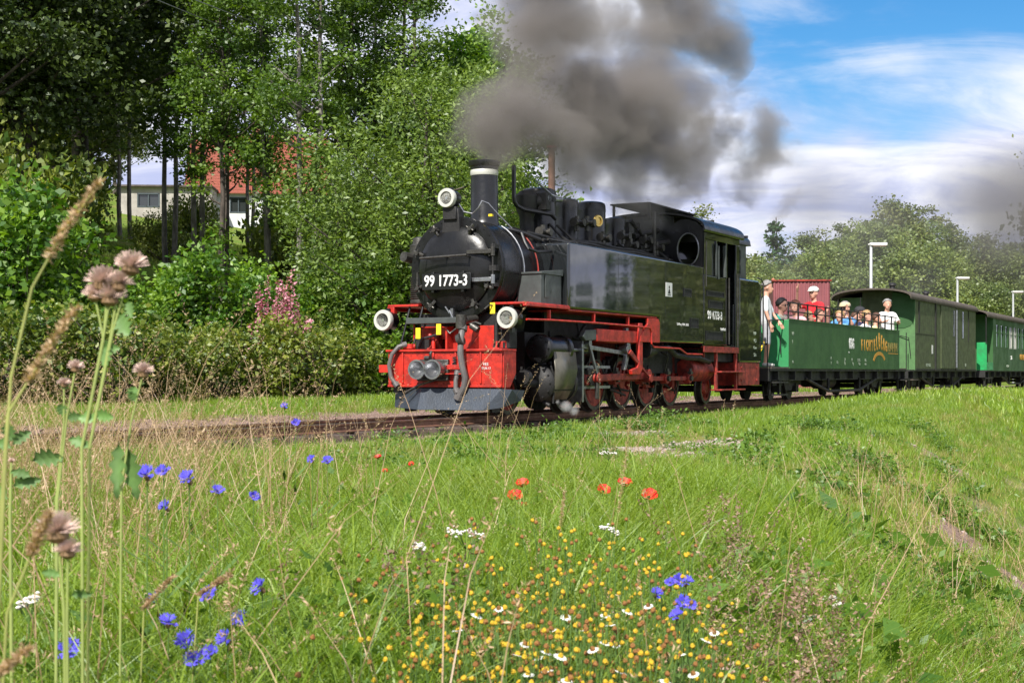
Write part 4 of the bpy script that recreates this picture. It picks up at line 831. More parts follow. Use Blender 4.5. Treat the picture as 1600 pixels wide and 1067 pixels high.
# ------------------------------------------------------------------ people
SKINM = mat('skin', (0.62, 0.33, 0.235), .5, var=.06)
def cloth(name, c): return mat('cloth ' + name, c, .85, var=.08, nscale=14, bump=.15, bscale=60)
HAIRS = {'grey': (.28, .27, .26), 'brown': (.10, .045, .025), 'dark': (.015, .012, .010), 'blond': (.42, .27, .12), 'white': (.6, .58, .55), 'red': (.16, .05, .025)}
def person(a, b, z0, yaw, seated, label, shirt, trousers, hair, hat=None, glasses=False, la=None, ra=None, h=1.72, group='passengers riding in the open wagon', turn=0.0, sleeve=.5):
    """local frame: x forward, y left, z up; yaw 0 faces away along the train"""
    root = empty('person', W(a, b, z0), ANG + yaw); tag(root, label, 'person', group); k = h / 1.72
    caps = []   # (p, q, rp, rq, material slot 0 skin 1 shirt 2 trousers 3 shoe)
    hz = .92 if not seated else .52
    def C(p, q, r0, r1, s): caps.append((Vector(p) * k, Vector(q) * k, r0 * k, r1 * k, s))
    hip = Vector((0, 0, hz)); ch_ = hip + Vector((.0, 0, .30)); sh = hip + Vector((0, 0, .49)); nk = hip + Vector((0, 0, .56)); hd = hip + Vector((.03, 0, .70))
    C(hip + Vector((0, -.07, .02)), ch_ + Vector((0, -.06, 0)), .125, .125, 1); C(hip + Vector((0, .07, .02)), ch_ + Vector((0, .06, 0)), .125, .125, 1)
    C(ch_ + Vector((0, -.08, 0)), sh + Vector((0, -.13, -.03)), .12, .085, 1); C(ch_ + Vector((0, .08, 0)), sh + Vector((0, .13, -.03)), .12, .085, 1); C(sh + Vector((0, -.15, -.02)), sh + Vector((0, .15, -.02)), .07, .07, 1)
    C(sh, nk + Vector((0, 0, .05)), .062, .055, 0)
    ct, st = math.cos(turn), math.sin(turn)
    def H(x, y, z): return hd + Vector((x * ct - y * st, x * st + y * ct, z))
    C(H(-.01, 0, .03), H(.0, 0, .06), .098, .098, 0); C(H(.03, 0, -.02), H(.045, 0, -.055), .078, .058, 0); C(H(.095, 0, .01), H(.115, 0, -.015), .014, .018, 0)
    C(H(0, .095, .015), H(0, .098, -.01), .02, .015, 0); C(H(0, -.095, .015), H(0, -.098, -.01), .02, .015, 0)
    fing = []
    for s, arm in ((1, la), (-1, ra)):
        S = sh + Vector((0, s * .19, -.03)); E, Hn = arm if arm else ((.02, s * .25, .24), (.15, s * .16, .12)) if seated else ((.08, s * .27, .22), (.28, s * .18, .14))
        E = hip + Vector(E); Hn = hip + Vector(Hn); M_ = S.lerp(E, sleeve * 1.6 if sleeve < .6 else 1)
        C(S, M_, .062, .056, 1); C(S, E, .048, .040, 0); C(E, Hn, .040, .027, 0)
        d = (Hn - E).normalized(); p = d.orthogonal().normalized(); q = d.cross(p); C(Hn, Hn + d * .08, .03, .036, 0)
        for f in range(4): fing.append((Hn + d * .09 + p * (f - 1.5) * .021, Hn + d * (.165 + .012 * (f in (1, 2))) + p * (f - 1.5) * .024 + q * .02, .010, .007))
        fing.append((Hn + d * .02 + p * s * .03, Hn + d * .085 + p * s * .065, .012, .008))
    lf_ = -yaw if math.cos(yaw) >= 0 else math.pi - yaw; cl_, sl_ = math.cos(lf_), math.sin(lf_)
    for s in (1, -1):
        if seated: kn = Vector((.40 * cl_ - s * .10 * sl_, .40 * sl_ + s * .10 * cl_, .50)); an = Vector((kn.x, kn.y, .09)); C(hip + Vector((0, s * .09, 0)), kn, .085, .062, 2)
        else: kn = Vector((.03, s * .10, .50)); an = Vector((-.01, s * .11, .09)); C(hip + Vector((0, s * .09, -.02)), kn, .095, .064, 2)
        C(kn, an, .055, .038, 0 if trousers[1] else 2); C(an + Vector((-.03, 0, -.045)), an + Vector((.15, 0, -.055)), .042, .036, 3)
    m = MB(False)
    for p, q, r0, r1, s in caps:
        d = q - p; L = max(d.length, 1e-4); prof = [(-r0, .0)] + [(-r0 * math.cos(t), r0 * math.sin(t)) for t in (.5, 1.0)] + [(0, r0), (L, r1)] + [(L + r1 * math.cos(t), r1 * math.sin(t)) for t in (1.0, .5)] + [(L + r1, 0)]
        m.lathe(prof, p, d, 12)
    o = m.build('body', SKINM, root, angle=0)
    rm = o.modifiers.new('r', 'REMESH'); rm.mode = 'VOXEL'; rm.voxel_size = .017 * k; sm = o.modifiers.new('s', 'SMOOTH'); sm.iterations = 3; sm.factor = .5
    me = eval_mesh(o); o.modifiers.clear(); o.data = me; me.materials.clear()
    for mm in (SKINM, shirt, trousers[0], K_GREYBOX if seated else K_CREAM): me.materials.append(mm)
    cs = np.array([v.co for v in me.vertices]); fc = np.array([np.mean(cs[list(p.vertices)], 0) for p in me.polygons]); best = np.full(len(fc), 9.0); mi = np.zeros(len(fc), int)
    for p, q, r0, r1, s in caps:
        p_ = np.array(p); d = np.array(q) - p_; t = np.clip(((fc - p_) @ d) / max(d @ d, 1e-9), 0, 1); dist = np.linalg.norm(fc - p_ - t[:, None] * d, axis=1) - (r0 + (r1 - r0) * t)
        w_ = dist < best; best[w_] = dist[w_]; mi[w_] = s
    me.polygons.foreach_set('material_index', mi.astype(np.int32)); me.polygons.foreach_set('use_smooth', [True] * len(me.polygons))
    for p, q, r0, r1 in fing: hm = MB(False); hm.path([p * k, (p.lerp(q, .55)) * k, q * k], r0 * k, 6, r1=r1 * k); hm.build('finger', SKINM, root, angle=80)
    # hair: cap of the skull, hat if worn, eyes or sunglasses
    m = MB(False); n = 22; px_seed = a * 7.3
    hc = H(-.012, 0, .055) * k; hr = .112 * k; vs = []; fs = []; rings = 7
    low = {'brown': 2.15, 'dark': 2.0, 'red': 2.1, 'blond': 1.95}.get(hair, 1.55)
    for i in range(rings + 1):
        for j in range(n):
            ph = math.tau * j / n; front = max(0, math.cos(ph)); th = (low - (low - .95) * front ** .7) * i / rings
            dx, dy, dz = math.sin(th) * math.cos(ph), math.sin(th) * math.sin(ph), math.cos(th); rr = hr * (1.02 + .07 * math.sin(5 * ph + i * 1.9 + px_seed) + .04 * math.sin(11 * ph - i))
            vs.append((hc.x + rr * (dx * ct - dy * st), hc.y + rr * (dx * st + dy * ct), hc.z + rr * dz))
    fs = [(i * n + j, i * n + (j + 1) % n, (i + 1) * n + (j + 1) % n, (i + 1) * n + j) for i in range(rings) for j in range(n)]
    m.add(vs, fs); ho = m.build('hair', mat('hair ' + hair, HAIRS[hair], .6, var=.2, nscale=30), root, angle=80); tk = ho.modifiers.new('t', 'SOLIDIFY'); tk.thickness = .018 * k; tk.offset = 0
    if hat:
        m = MB(False); c = H(-.01, 0, .085) * k; m.lathe([(-.02, .118 * k), (.02, .120 * k), (.06, .10 * k), (.085, .06 * k), (.095, .005)], c, (0, 0, 1), 18)
        p = [H(.09, -.075, .075), H(.17, -.05, .06), H(.19, 0, .058), H(.17, .05, .06), H(.09, .075, .075)]
        m.add([tuple(v * k) for v in p] + [tuple(v * k + Vector((0, 0, .012))) for v in p], [(0, 1, 2, 3, 4), (9, 8, 7, 6, 5)] + [(i, i + 1, i + 6, i + 5) for i in range(4)]); m.build('cap', hat, root, angle=60)
    m = MB(False)
    if glasses:
        for s in (1, -1): m.lathe([(0, .026 * k), (.008, .024 * k)], H(.092, s * .035, .02) * k, (ct, st, 0), 10); m.path([tuple(H(.09, s * .06, .022) * k), tuple(H(.0, s * .10, .02) * k)], .004, 5)
        m.build('sunglasses', K_SOOT, root)
    else:
        for s in (1, -1): m.lathe([(0, .010 * k), (.004, .008 * k)], H(.09, s * .034, .02) * k, (ct, st, 0), 8)
        m.build('eye', K_SOOT, root)
    m = MB(False); m.path([tuple(H(.098, -.025, -.052) * k), tuple(H(.105, 0, -.050) * k), tuple(H(.098, .025, -.052) * k)], .005 * k, 5); m.build('mouth', mat('lips', (.35, .10, .08), .5), root)
    return root
F0 = .67     # wagon floor; local yaw: 0 faces the rear, 90 deg = far side (left seen from the wagon), -90 = toward the camera, 180 = toward the engine
R = math.radians
white, navy, redc, pink = cloth('white', (.72, .72, .72)), cloth('navy', (.03, .04, .12)), cloth('red', (.62, .02, .03)), cloth('pink', (.70, .38, .40))
check_ = cloth('pale check', (.58, .60, .63)); blue = cloth('blue', (.10, .30, .60)); teal = cloth('pale teal', (.30, .55, .58)); lemon = cloth('lemon', (.75, .70, .35)); cream = cloth('cream', (.72, .66, .52))
khaki = (cloth('grey shorts', (.42, .42, .46)), True); denim = (cloth('denim', (.06, .09, .18)), False); tan = cloth('tan cap', (.55, .45, .28)); whitecap = cloth('white cap', (.8, .78, .72)); darkcap = cloth('dark cap', (.03, .03, .035))
def PX(px, b, zh, seated, *r, **k):
    """stand or seat a passenger where the wagon's length is cut by that line of sight; zh = height of the head"""
    q = (px - 800) / 2250; a = (q * (O[1] + b * V[1]) - O[0] - b * V[0]) / (U[0] - q * U[1]); hh = (zh - F0) / (1.23 if seated else 1.63) * 1.72
    yaw = k.pop('yaw'); return person(a, b, F0, R(yaw), seated, *r, h=hh, **k)
PX(1197, .74, 2.19, False, 'man in pale check shirt and grey shorts standing on the wagon end platform', check_, khaki, 'grey', yaw=-75, la=((.12, .27, .20), (.25, .22, .02)), ra=((.02, -.29, .20), (.10, -.30, -.04)))
PX(1220, .1, 1.98, True, 'dark haired passenger with sunglasses seated at the front of the open wagon', cream, denim, 'dark', glasses=True, yaw=-100)
PX(1243, .50, 1.92, True, 'woman with reddish brown hair in a pink top leaning at the wagon rail', pink, denim, 'red', yaw=170, ra=((.12, -.28, .25), (.30, -.20, .30)))
PX(1272, .10, 2.36, False, 'man in red shirt and white cap waving with a raised arm', redc, denim, 'grey', hat=whitecap, yaw=165, ra=((.30, -.26, .40), (.46, -.14, .76)), sleeve=.3)
PX(1279, .50, 1.82, True, 'dark haired woman in a white top seated below the man in red', white, denim, 'brown', yaw=-110)
PX(1262, .54, 1.74, True, 'child in a white shirt low behind the rail beside the pink top', white, denim, 'blond', yaw=-80)
PX(1321, .30, 2.08, True, 'man in tan cap and sunglasses with a blue shirt, one hand raised', blue, denim, 'grey', hat=tan, glasses=True, yaw=170, la=((.30, .28, .38), (.42, .26, .62)), ra=((.28, -.26, .34), (.42, -.20, .60)))
PX(1313, .52, 1.84, True, 'blond woman in a pale teal top stretching her arm along the rail', teal, denim, 'blond', yaw=165, ra=((.25, -.28, .35), (.50, -.26, .42)))
PX(1336, .52, 1.86, True, 'brown haired woman in a cream top with sunglasses near the wagon middle', cream, denim, 'brown', glasses=True, yaw=-120)
PX(1342, .30, 2.02, True, 'passenger with a dark cap behind the woman in cream', navy, denim, 'dark', hat=darkcap, yaw=-100)
PX(1353, .50, 1.93, True, 'blond passenger in a white top with yellow strap', white, denim, 'blond', yaw=-100)
PX(1368, .54, 1.90, True, 'child in a lemon yellow top seated at the wagon rail', lemon, denim, 'brown', yaw=-95)
PX(1386, .74, 2.26, False, 'grey haired man in a white shirt standing at the rear of the open wagon', white, denim, 'grey', yaw=-150, la=((.14, .27, .24), (.32, .20, .26)), ra=((.14, -.27, .24), (.34, -.16, .28)))

# ------------------------------------------------------------------ lamps, mast, shed, house
K_GALV = mat('galvanised post', (.62, .64, .66), .45, metal=.2, var=.08)
def lamp(px, d, label):
    x, y, _ = at(px, d, 0); z = gz1(x, y); r = empty('street_lamp', (x, y, z)); tag(r, label, 'street lamp', 'platform lamps beyond the wagons')
    top = 5.5 + .0 - z
    m = MB(False); m.tube((0, 0, 0), (0, 0, top), .075, .055, n=12); m.build('post', K_GALV, r)
    m = MB(False); m.box(-.05, .62, -.12, .12, top - .02, top + .10); m.box(-.12, -.05, -.05, .05, top, top + .06); m.build('lamp_head', K_WHITE, r, bevel=.03)
    m = MB(False); m.box(.05, .58, -.09, .09, top - .04, top - .02); m.build('diffuser', mat('pinkish diffuser', (.7, .5, .42), .4), r)
lamp(1361, 56, 'tall white street lamp above the van roof front, nearest of three'); lamp(1496, 76, 'white street lamp behind the rear half of the van, middle one of three'); lamp(1583, 89, 'small street lamp above the coach at the right edge, farthest of three')
x, y, _ = at(862, 31, 0); mast = empty('mast', (x, y, gz1(x, y))); tag(mast, 'rust brown steel mast rising behind the engine domes into the smoke', 'mast')
m_ = MB(False); m_.tube((0, 0, -.1), (0, 0, 5.5), .09, .075, n=12); m_.build('pole', mat('rust brown mast', (.22, .11, .07), .7, var=.2), mast)
m_ = MB(False); m_.box(-.10, .10, -.10, .10, 5.5, 5.54); m_.build('cap', K_REDD, mast)
x, y, _ = at(1247, 52, 0); zg = gz1(x, y); shed = empty('metal_shed', (x, y, zg), R(-6)); tag(shed, 'dull red corrugated metal shed behind the open wagon', 'shed')
K_CORR = mat('dull red corrugated metal', (.27, .085, .095), .55, metal=.1, var=.12, nscale=2)
m_ = MB(False); n = 60; hh = 3.78 - zg; xs = [-.98 + 1.98 * i / n for i in range(n + 1)]
top = [(xx, (.03 if i % 4 in (1, 2) else 0)) for i, xx in enumerate(xs)]
m_.add([(p[0], -1.2 - p[1], 0) for p in top] + [(p[0], -1.2 - p[1], hh) for p in top], [(i, i + 1, n + 2 + i, n + 1 + i) for i in range(n)])
m_.box(-.98, -.95, -1.2, 1.6, 0, hh); m_.box(.97, 1.0, -1.2, 1.6, 0, hh); m_.box(-.98, 1.0, 1.57, 1.6, 0, hh); m_.build('wall', K_CORR, shed, angle=20)
m_ = MB(False); m_.box(-1.03, 1.05, -1.28, 1.66, hh, hh + .05); m_.build('roof', K_REDD, shed)
x, y, _ = at(1208, 60, 0); sg = empty('signal_post', (x, y, gz1(x, y))); tag(sg, 'slim post with a reddish cap left of the corrugated shed', 'post')
m_ = MB(False); hh = 4.45 - gz1(x, y); m_.tube((0, 0, 0), (0, 0, hh - .5), .08, n=10); m_.build('pole', K_GALV, sg)
m_ = MB(False); m_.lathe([(hh - .5, .16), (hh - .25, .18), (hh - .22, .09), (hh, .07), (hh + .05, 0)], (0, 0, 0), n=12); m_.build('cap', mat('brick red cap', (.55, .2, .12), .6), sg)

K_WALLW = mat('white render', (.62, .62, .62), .8, var=.1, nscale=1.5); K_WALLG = mat('beige render', (.40, .37, .33), .85, var=.15, nscale=1.5)
K_TILE = mat('red clay tile', (.33, .085, .05), .8, var=.35, nscale=20); K_TRIM = mat('dark window trim', (.05, .07, .08), .5)
hx, hy, _ = at(352, 100, 0); hz_ = gz1(hx, hy); house = empty('house', (hx, hy, hz_), R(6)); tag(house, 'white house with a steep red tiled roof on the hillside behind the trees', 'house')
def wall_with_windows(root, x0, x1, y, h, wins, mt, z0=-1.5):
    m = MB(False); cur = x0
    for (a0, a1, c0, c1) in wins:
        m.box(cur, a0, y, y + .3, z0, h); m.box(a0, a1, y, y + .3, z0, c0); m.box(a0, a1, y, y + .3, c1, h); cur = a1
    m.box(cur, x1, y, y + .3, z0, h); m.build('wall', mt, root)
    for (a0, a1, c0, c1) in wins:
        m = MB(False); t = .09
        m.box(a0, a1, y - .03, y + .12, c0, c0 + t); m.box(a0, a1, y - .03, y + .12, c1 - t, c1); m.box(a0, a0 + t, y - .03, y + .12, c0, c1); m.box(a1 - t, a1, y - .03, y + .12, c0, c1); m.box((a0 + a1) / 2 - .04, (a0 + a1) / 2 + .04, y, y + .1, c0, c1)
        f = m.build('window', K_TRIM, root); m = MB(False); m.box(a0 + t, a1 - t, y + .12, y + .14, c0 + t, c1 - t); m.build('pane', K_GLASS, f)
wall_with_windows(house, -2.4, 6.6, 0, 2.5, [(.3, 1.5, .9, 2.0), (3.2, 4.6, .9, 2.0)], K_WALLW)
m_ = MB(False); m_.box(-2.4, -2.1, .3, 8, -1.5, 2.5); m_.box(6.3, 6.6, .3, 8, -1.5, 2.5); m_.box(-2.4, 6.6, 7.7, 8, -1.5, 2.5); m_.prism([(0, 2.5), (8, 2.5), (4, 6.9)], -2.4, -2.15, 'yz'); m_.prism([(0, 2.5), (8, 2.5), (4, 6.9)], 6.3, 6.6, 'yz'); m_.build('wall', K_WALLW, house)
# tile courses on the roof are real steps
m_ = MB(False)
for i in range(22):
    t0, t1 = i / 22, (i + 1) / 22
    for s in (0, 1):
        y0, y1 = (-.4 + 4.4 * t0, -.4 + 4.4 * t1) if s == 0 else (8.4 - 4.4 * t0, 8.4 - 4.4 * t1); z0, z1 = 2.2 + 4.8 * t0, 2.2 + 4.8 * t1
        m_.add([(-2.8, y0, z0 + .07), (7.0, y0, z0 + .07), (7.0, y1, z1 + .03), (-2.8, y1, z1 + .03), (-2.8, y0, z0), (7.0, y0, z0)], [(0, 1, 2, 3), (0, 1, 5, 4)])
rf = m_.build('roof', K_TILE, house); m_ = MB(False); m_.box(1.6, 2.3, 3.4, 4.2, 6.2, 8.0); m_.build('chimney', mat('chimney brick', (.35, .14, .09), .8), rf)
gx_, gy_, _ = at(232, 97, 0); gr = empty('outbuilding', (gx_, gy_, gz1(gx_, gy_)), R(3)); tag(gr, 'low beige outbuilding with a dark framed window left of the white house', 'building')
wall_with_windows(gr, -2.0, 4.2, 0, 2.1, [(-.75, .75, .75, 1.7)], K_WALLG)
m_ = MB(False); m_.box(-2.0, -1.7, .3, 5, -1, 2.1); m_.box(3.9, 4.2, .3, 5, -1, 2.1); m_.build('wall', K_WALLG, gr)
m_ = MB(False); m_.box(-2.3, 4.3, -.4, 5.2, 2.1, 2.22); m_.build('roof', K_ROOF, gr)

# ------------------------------------------------------------------ foliage
def leaf_mat(name, c0, c1, trans=0.35, rough=0.5, objvar=0.12, dry=None):
    m = bpy.data.materials.new(name); m.use_nodes = True; t = m.node_tree; t.nodes.clear()
    at_ = N(t, 'ShaderNodeAttribute'); at_.attribute_name = 'tone'
    oi = N(t, 'ShaderNodeObjectInfo'); geo = N(t, 'ShaderNodeNewGeometry')
    nz = N(t, 'ShaderNodeTexNoise'); nz.inputs['Scale'].default_value = 0.9; nz.inputs['Detail'].default_value = 3; t.links.new(geo.outputs['Position'], nz.inputs['Vector'])
    f = mathn(t, 'ADD', at_.outputs['Fac'], mathn(t, 'MULTIPLY', mathn(t, 'SUBTRACT', nz.outputs[0], 0.5), 0.7))
    f = mathn(t, 'ADD', f, mathn(t, 'MULTIPLY', mathn(t, 'SUBTRACT', oi.outputs['Random'], 0.5), objvar * 2), clamp=True)
    c = mixc(t, f, c0, c1)
    if dry:
        nd = N(t, 'ShaderNodeTexNoise'); nd.inputs['Scale'].default_value = 0.55; nd.inputs['Detail'].default_value = 6; nd.inputs['Roughness'].default_value = .65; t.links.new(geo.outputs['Position'], nd.inputs['Vector'])
        c = mixc(t, ramp(t, nd.outputs[0], 0.50, 0.70, 0, .6), c, dry)
    d = N(t, 'ShaderNodeBsdfDiffuse'); tr = N(t, 'ShaderNodeBsdfTranslucent'); g = N(t, 'ShaderNodeBsdfGlossy'); g.inputs['Roughness'].default_value = rough
    ct = mixc(t, 1.0, c, (1.15, 1.15, 0.45), 'MULTIPLY')
    t.links.new(c, d.inputs[0]); t.links.new(ct, tr.inputs[0])
    m1 = N(t, 'ShaderNodeMixShader'); m1.inputs[0].default_value = trans; t.links.new(d.outputs[0], m1.inputs[1]); t.links.new(tr.outputs[0], m1.inputs[2])
    m2 = N(t, 'ShaderNodeMixShader'); m2.inputs[0].default_value = 0.05; t.links.new(m1.outputs[0], m2.inputs[1]); t.links.new(g.outputs[0], m2.inputs[2])
    o = N(t, 'ShaderNodeOutputMaterial'); t.links.new(m2.outputs[0], o.inputs[0])
    return m
L_DARK = leaf_mat('dark tree leaves', (.016, .040, .006), (.085, .125, .016), .25)
L_MID = leaf_mat('alder leaves', (.035, .090, .008), (.17, .28, .022), .42)
L_WILL = leaf_mat('willow leaves', (.050, .110, .016), (.23, .33, .050), .4)
L_BRI = leaf_mat('bright shrub leaves', (.050, .150, .010), (.25, .41, .028), .45)
L_HEDGE = leaf_mat('hedge leaves', (.05, .11, .012), (.31, .35, .05), .4)
L_FAR = leaf_mat('woodland leaves', (.060, .100, .025), (.22, .24, .06), .3)
L_FARB = leaf_mat('light woodland leaves', (.09, .15, .035), (.29, .35, .085), .35)
L_CON = leaf_mat('conifer needles', (.020, .060, .020), (.06, .13, .035), .15)
L_PINK = leaf_mat('fireweed petals', (.45, .12, .22), (.80, .42, .48), .3)
L_GRASS = leaf_mat('grass blades', (.080, .17, .008), (.30, .42, .024), .45, dry=(.40, .36, .08))
L_GRASS2 = leaf_mat('short turf blades', (.085, .19, .010), (.32, .45, .030), .45, dry=(.40, .31, .12))
L_BANK = leaf_mat('parched bank grass', (.15, .17, .03), (.46, .40, .13), .35)
L_BROAD = leaf_mat('broad weed leaves', (.025, .085, .010), (.12, .24, .022), .35)
L_DRY = leaf_mat('dry grass', (.30, .17, .09), (.68, .50, .31), .35)
L_HERB = leaf_mat('herb leaves', (.04, .11, .012), (.17, .30, .03), .4)
L_BROWN = leaf_mat('brown seed stalks', (.16, .09, .06), (.42, .28, .20), .2)
BARK = mat('grey brown bark', (.10, .08, .065), .9, var=.3, nscale=8, bump=.5, stretch=(1, 1, .3))
BARKL = mat('pale alder bark', (.22, .20, .17), .85, var=.3, nscale=8, bump=.4, stretch=(1, 1, .4))

def leaves(P, L, rg, up=0.5, hang=0.0, aspect=.62, outward=None):
    """P: leaf base points; returns folded leaf quads"""
    n = len(P); d = rg.normal(size=(n, 3)); d[:, 2] = d[:, 2] * .6 + up * .4 - hang
    if outward is not None: d += outward * .8
    d /= np.linalg.norm(d, axis=1)[:, None]; r = rg.normal(size=(n, 3)); w = np.cross(d, r); w /= np.linalg.norm(w, axis=1)[:, None]
    nn = np.cross(d, w); l = (L * rg.uniform(.45, 1.5, n))[:, None]
    V_ = np.empty((n, 4, 3)); V_[:, 0] = P; V_[:, 1] = P + d * l * .45 + w * l * aspect * .5 + nn * l * .12; V_[:, 2] = P + d * l; V_[:, 3] = P + d * l * .45 - w * l * aspect * .5 + nn * l * .12
    return V_.reshape(-1, 3), np.arange(4 * n).reshape(n, 4)
def crown(seed, ells, ncl, nlf, L, cr, m, up=.4, hang=0., surf=.45, flat=.6, wt=None, aspect=.62):
    rg = np.random.default_rng(seed); ells = np.array(ells, float); vol = ells[:, 3] * ells[:, 4] * ells[:, 5] if wt is None else np.array(wt)
    k = rg.choice(len(ells), ncl, p=vol / vol.sum()); d = rg.normal(size=(ncl, 3)); d /= np.linalg.norm(d, axis=1)[:, None]
    C = ells[k, :3] + d * ells[k, 3:] * (rg.uniform(0, 1, ncl) ** surf)[:, None]
    crs = cr * rg.uniform(.6, 1.35, ncl); ii = np.repeat(np.arange(ncl), nlf)
    off = np.clip(rg.normal(size=(len(ii), 3)), -1.9, 1.9) * np.array([.55, .55, .55 * flat]) * crs[ii, None]
    P = C[ii] + off; Vv, Ff = leaves(P, L, rg, up, hang, aspect); tone = np.clip(.42 + rg.normal(0, .20, len(ii)) + rg.normal(0, .20, ncl)[ii], 0, 1)
    return arr_mesh('crown', Vv, Ff, m, tone), C
def trunk(seed, H, r, C, m, nl=14, lean=0.3, multi=1):
    rg = random.Random(seed); mb = MB(False); lean0 = lean
    for q in range(multi):
        ox, oy = (rg.uniform(-.5, .5), rg.uniform(-.5, .5)) if multi > 1 else (0, 0); lx, ly = rg.uniform(-lean0, lean0), rg.uniform(-lean0, lean0)
        pts = [(ox + lx * (i / 8) ** 1.5 * 2 + rg.uniform(-.06, .06), oy + ly * (i / 8) ** 1.5 * 2 + rg.uniform(-.06, .06), -.3 + H * i / 8) for i in range(9)]
        mb.path(pts, r, 8, r1=r * .18)
        sel = rg.sample(list(range(len(C))), min(nl, len(C)))
        for j in sel:
            c = C[j]; f = max(.12, min(.92, (c[2] - .35 * math.hypot(c[0] - ox, c[1] - oy)) / H)); s = Vector(pts[0]).lerp(Vector(pts[-1]), 0); i0 = f * 8; a = int(i0); s = Vector(pts[a]).lerp(Vector(pts[min(8, a + 1)]), i0 - a)
            e = Vector(c); mid = s.lerp(e, .5) + Vector((0, 0, -.08 * (e - s).length)); rr = r * (1 - f) * .45 + .015; mb.path([s, mid, e], rr, 5, r1=.008)
    b = mb.build('trunk', m, None, angle=60); me = b.data; bpy.data.objects.remove(b); return me
def tree(name, label, loc, cm, tm, s=1.0, rz=0.0, group=None, cat='tree', sz=None):
    r = empty(name, loc, rz); r.scale = (s, s, sz if sz else s); tag(r, label, cat, group); link('crown', cm, r); link('trunk', tm, r); return r
def G(px, d): x, y, _ = at(px, d, 0); return (x, y, gz1(x, y) - .05)

# big dark trees at the upper left
cm, C = crown(1, [(0, 0, 8, 5.0, 4.4, 4.4), (1.5, 1, 13, 3.8, 3.8, 3.6), (-2, 0, 12, 3.5, 3.5, 3.4), (2.8, -.5, 6.5, 3.2, 2.6, 2.2), (-3, 0, 6, 3, 2.6, 2.4)], 380, 190, .14, .80, L_DARK, up=.1, hang=.5, surf=.4, flat=.5)
tm = trunk(1, 14, .26, C, BARK, 60)
x, y, z = G(50, 43); tree('broadleaf_tree', 'big dark leafy tree filling the top left corner', (x, y, z), cm, tm, 1.15, .4)
x, y, z = G(128, 52); tree('broadleaf_tree', 'dark drooping tree right of the top left corner, above the outbuilding', (x, y, z), cm, tm, 1.45, 2.5)
x, y, z = G(-110, 41); tree('broadleaf_tree', 'dark tree cut by the left edge of the picture', (x, y, z), cm, tm, 1.15, 4.2)
# slender alders
alder = []
for q in range(3):
    cm, C = crown(10 + q, [(0, 0, 8.0, 1.9, 1.9, 2.8), (.3, 0, 11.8, 2.0, 2.0, 2.8), (-.2, .2, 15, 1.6, 1.6, 2.3), (0, 0, 5.2, 1.5, 1.5, 1.6), (.3, -.3, 3.6, 1.2, 1.2, 1.2)], 140, 140, .112, .42, L_MID, wt=[10, 11, 6, 1.2, .2], surf=.6, flat=.6)
    alder.append((cm, trunk(10 + q, 15.5, .11, C, BARKL if q != 1 else BARK, 34, .35, multi=2)))
names = ['slender tree with pale stems left of the white house', 'slender twin stemmed tree in front of the red roof', 'slender tree with dark stems right of the white house', 'tall thin tree with sky showing between its stems', 'tall thin tree left of the dense willow', 'slender tree behind the willow top', 'slender tree in front of the beige outbuilding roof', 'tall tree beside the gap of bright sky', 'slender tree added to dapple the left end of the outbuilding', 'slender tree added to dapple the house, before the right half of the red roof']
for i, (px, d, s) in enumerate(((300, 47, 1.0), (350, 41, .92), (418, 44, 1.0), (470, 39, 1.0), (528, 43, 1.08), (590, 47, 1.05), (262, 52, 1.0), (618, 42, 1.0), (205, 62, .95), (392, 64, .95))):
    c_, t_ = alder[i % 3]; tree('alder_tree', names[i], G(px, d), c_, t_, s, i * 1.9, 'slender trees in front of the house')  # the last two trees are extras, added to dapple the walls
# dense willow and the tall bright tree behind it
cm, C = crown(20, [(0, 0, 3.2, 3.2, 2.6, 3.0), (.2, 0, 6.0, 2.6, 2.4, 2.8), (.5, 0, 8.2, 1.5, 1.5, 1.8), (-2.2, 0, 5, 1.6, 1.6, 2.2)], 330, 95, .13, .5, L_WILL, up=.9, surf=.45, flat=.8, aspect=.42)
tm = trunk(20, 8, .16, C, BARK, 40, .4, 2)
tree('willow_tree', 'dense grey green willow behind the top headlight', G(650, 36), cm, tm, .95, 0.3)
tree('willow_tree', 'grey green willow left of the smokebox above the shrubs', G(575, 38), cm, tm, .72, 3.1)
tree('willow_tree', 'grey green willow close behind the chimney', G(742, 41), cm, tm, .95, 5.0)
cm, C = crown(21, [(0, 0, 5.0, 2.4, 2.4, 3.4), (0, 0, 8.6, 2.2, 2.2, 2.6), (.2, 0, 11.0, 1.2, 1.2, 1.5)], 230, 110, .16, .6, L_BRI, surf=.5)
tm = trunk(21, 11, .15, C, BARK, 30)
tree('tall_tree', 'tall bright green tree with a pointed top left of the smoke column', G(712, 46), cm, tm, 1.02, 0)
tree('tall_tree', 'tall bright green tree half hidden by the rising smoke', G(775, 48), cm, tm, 1.04, 2)
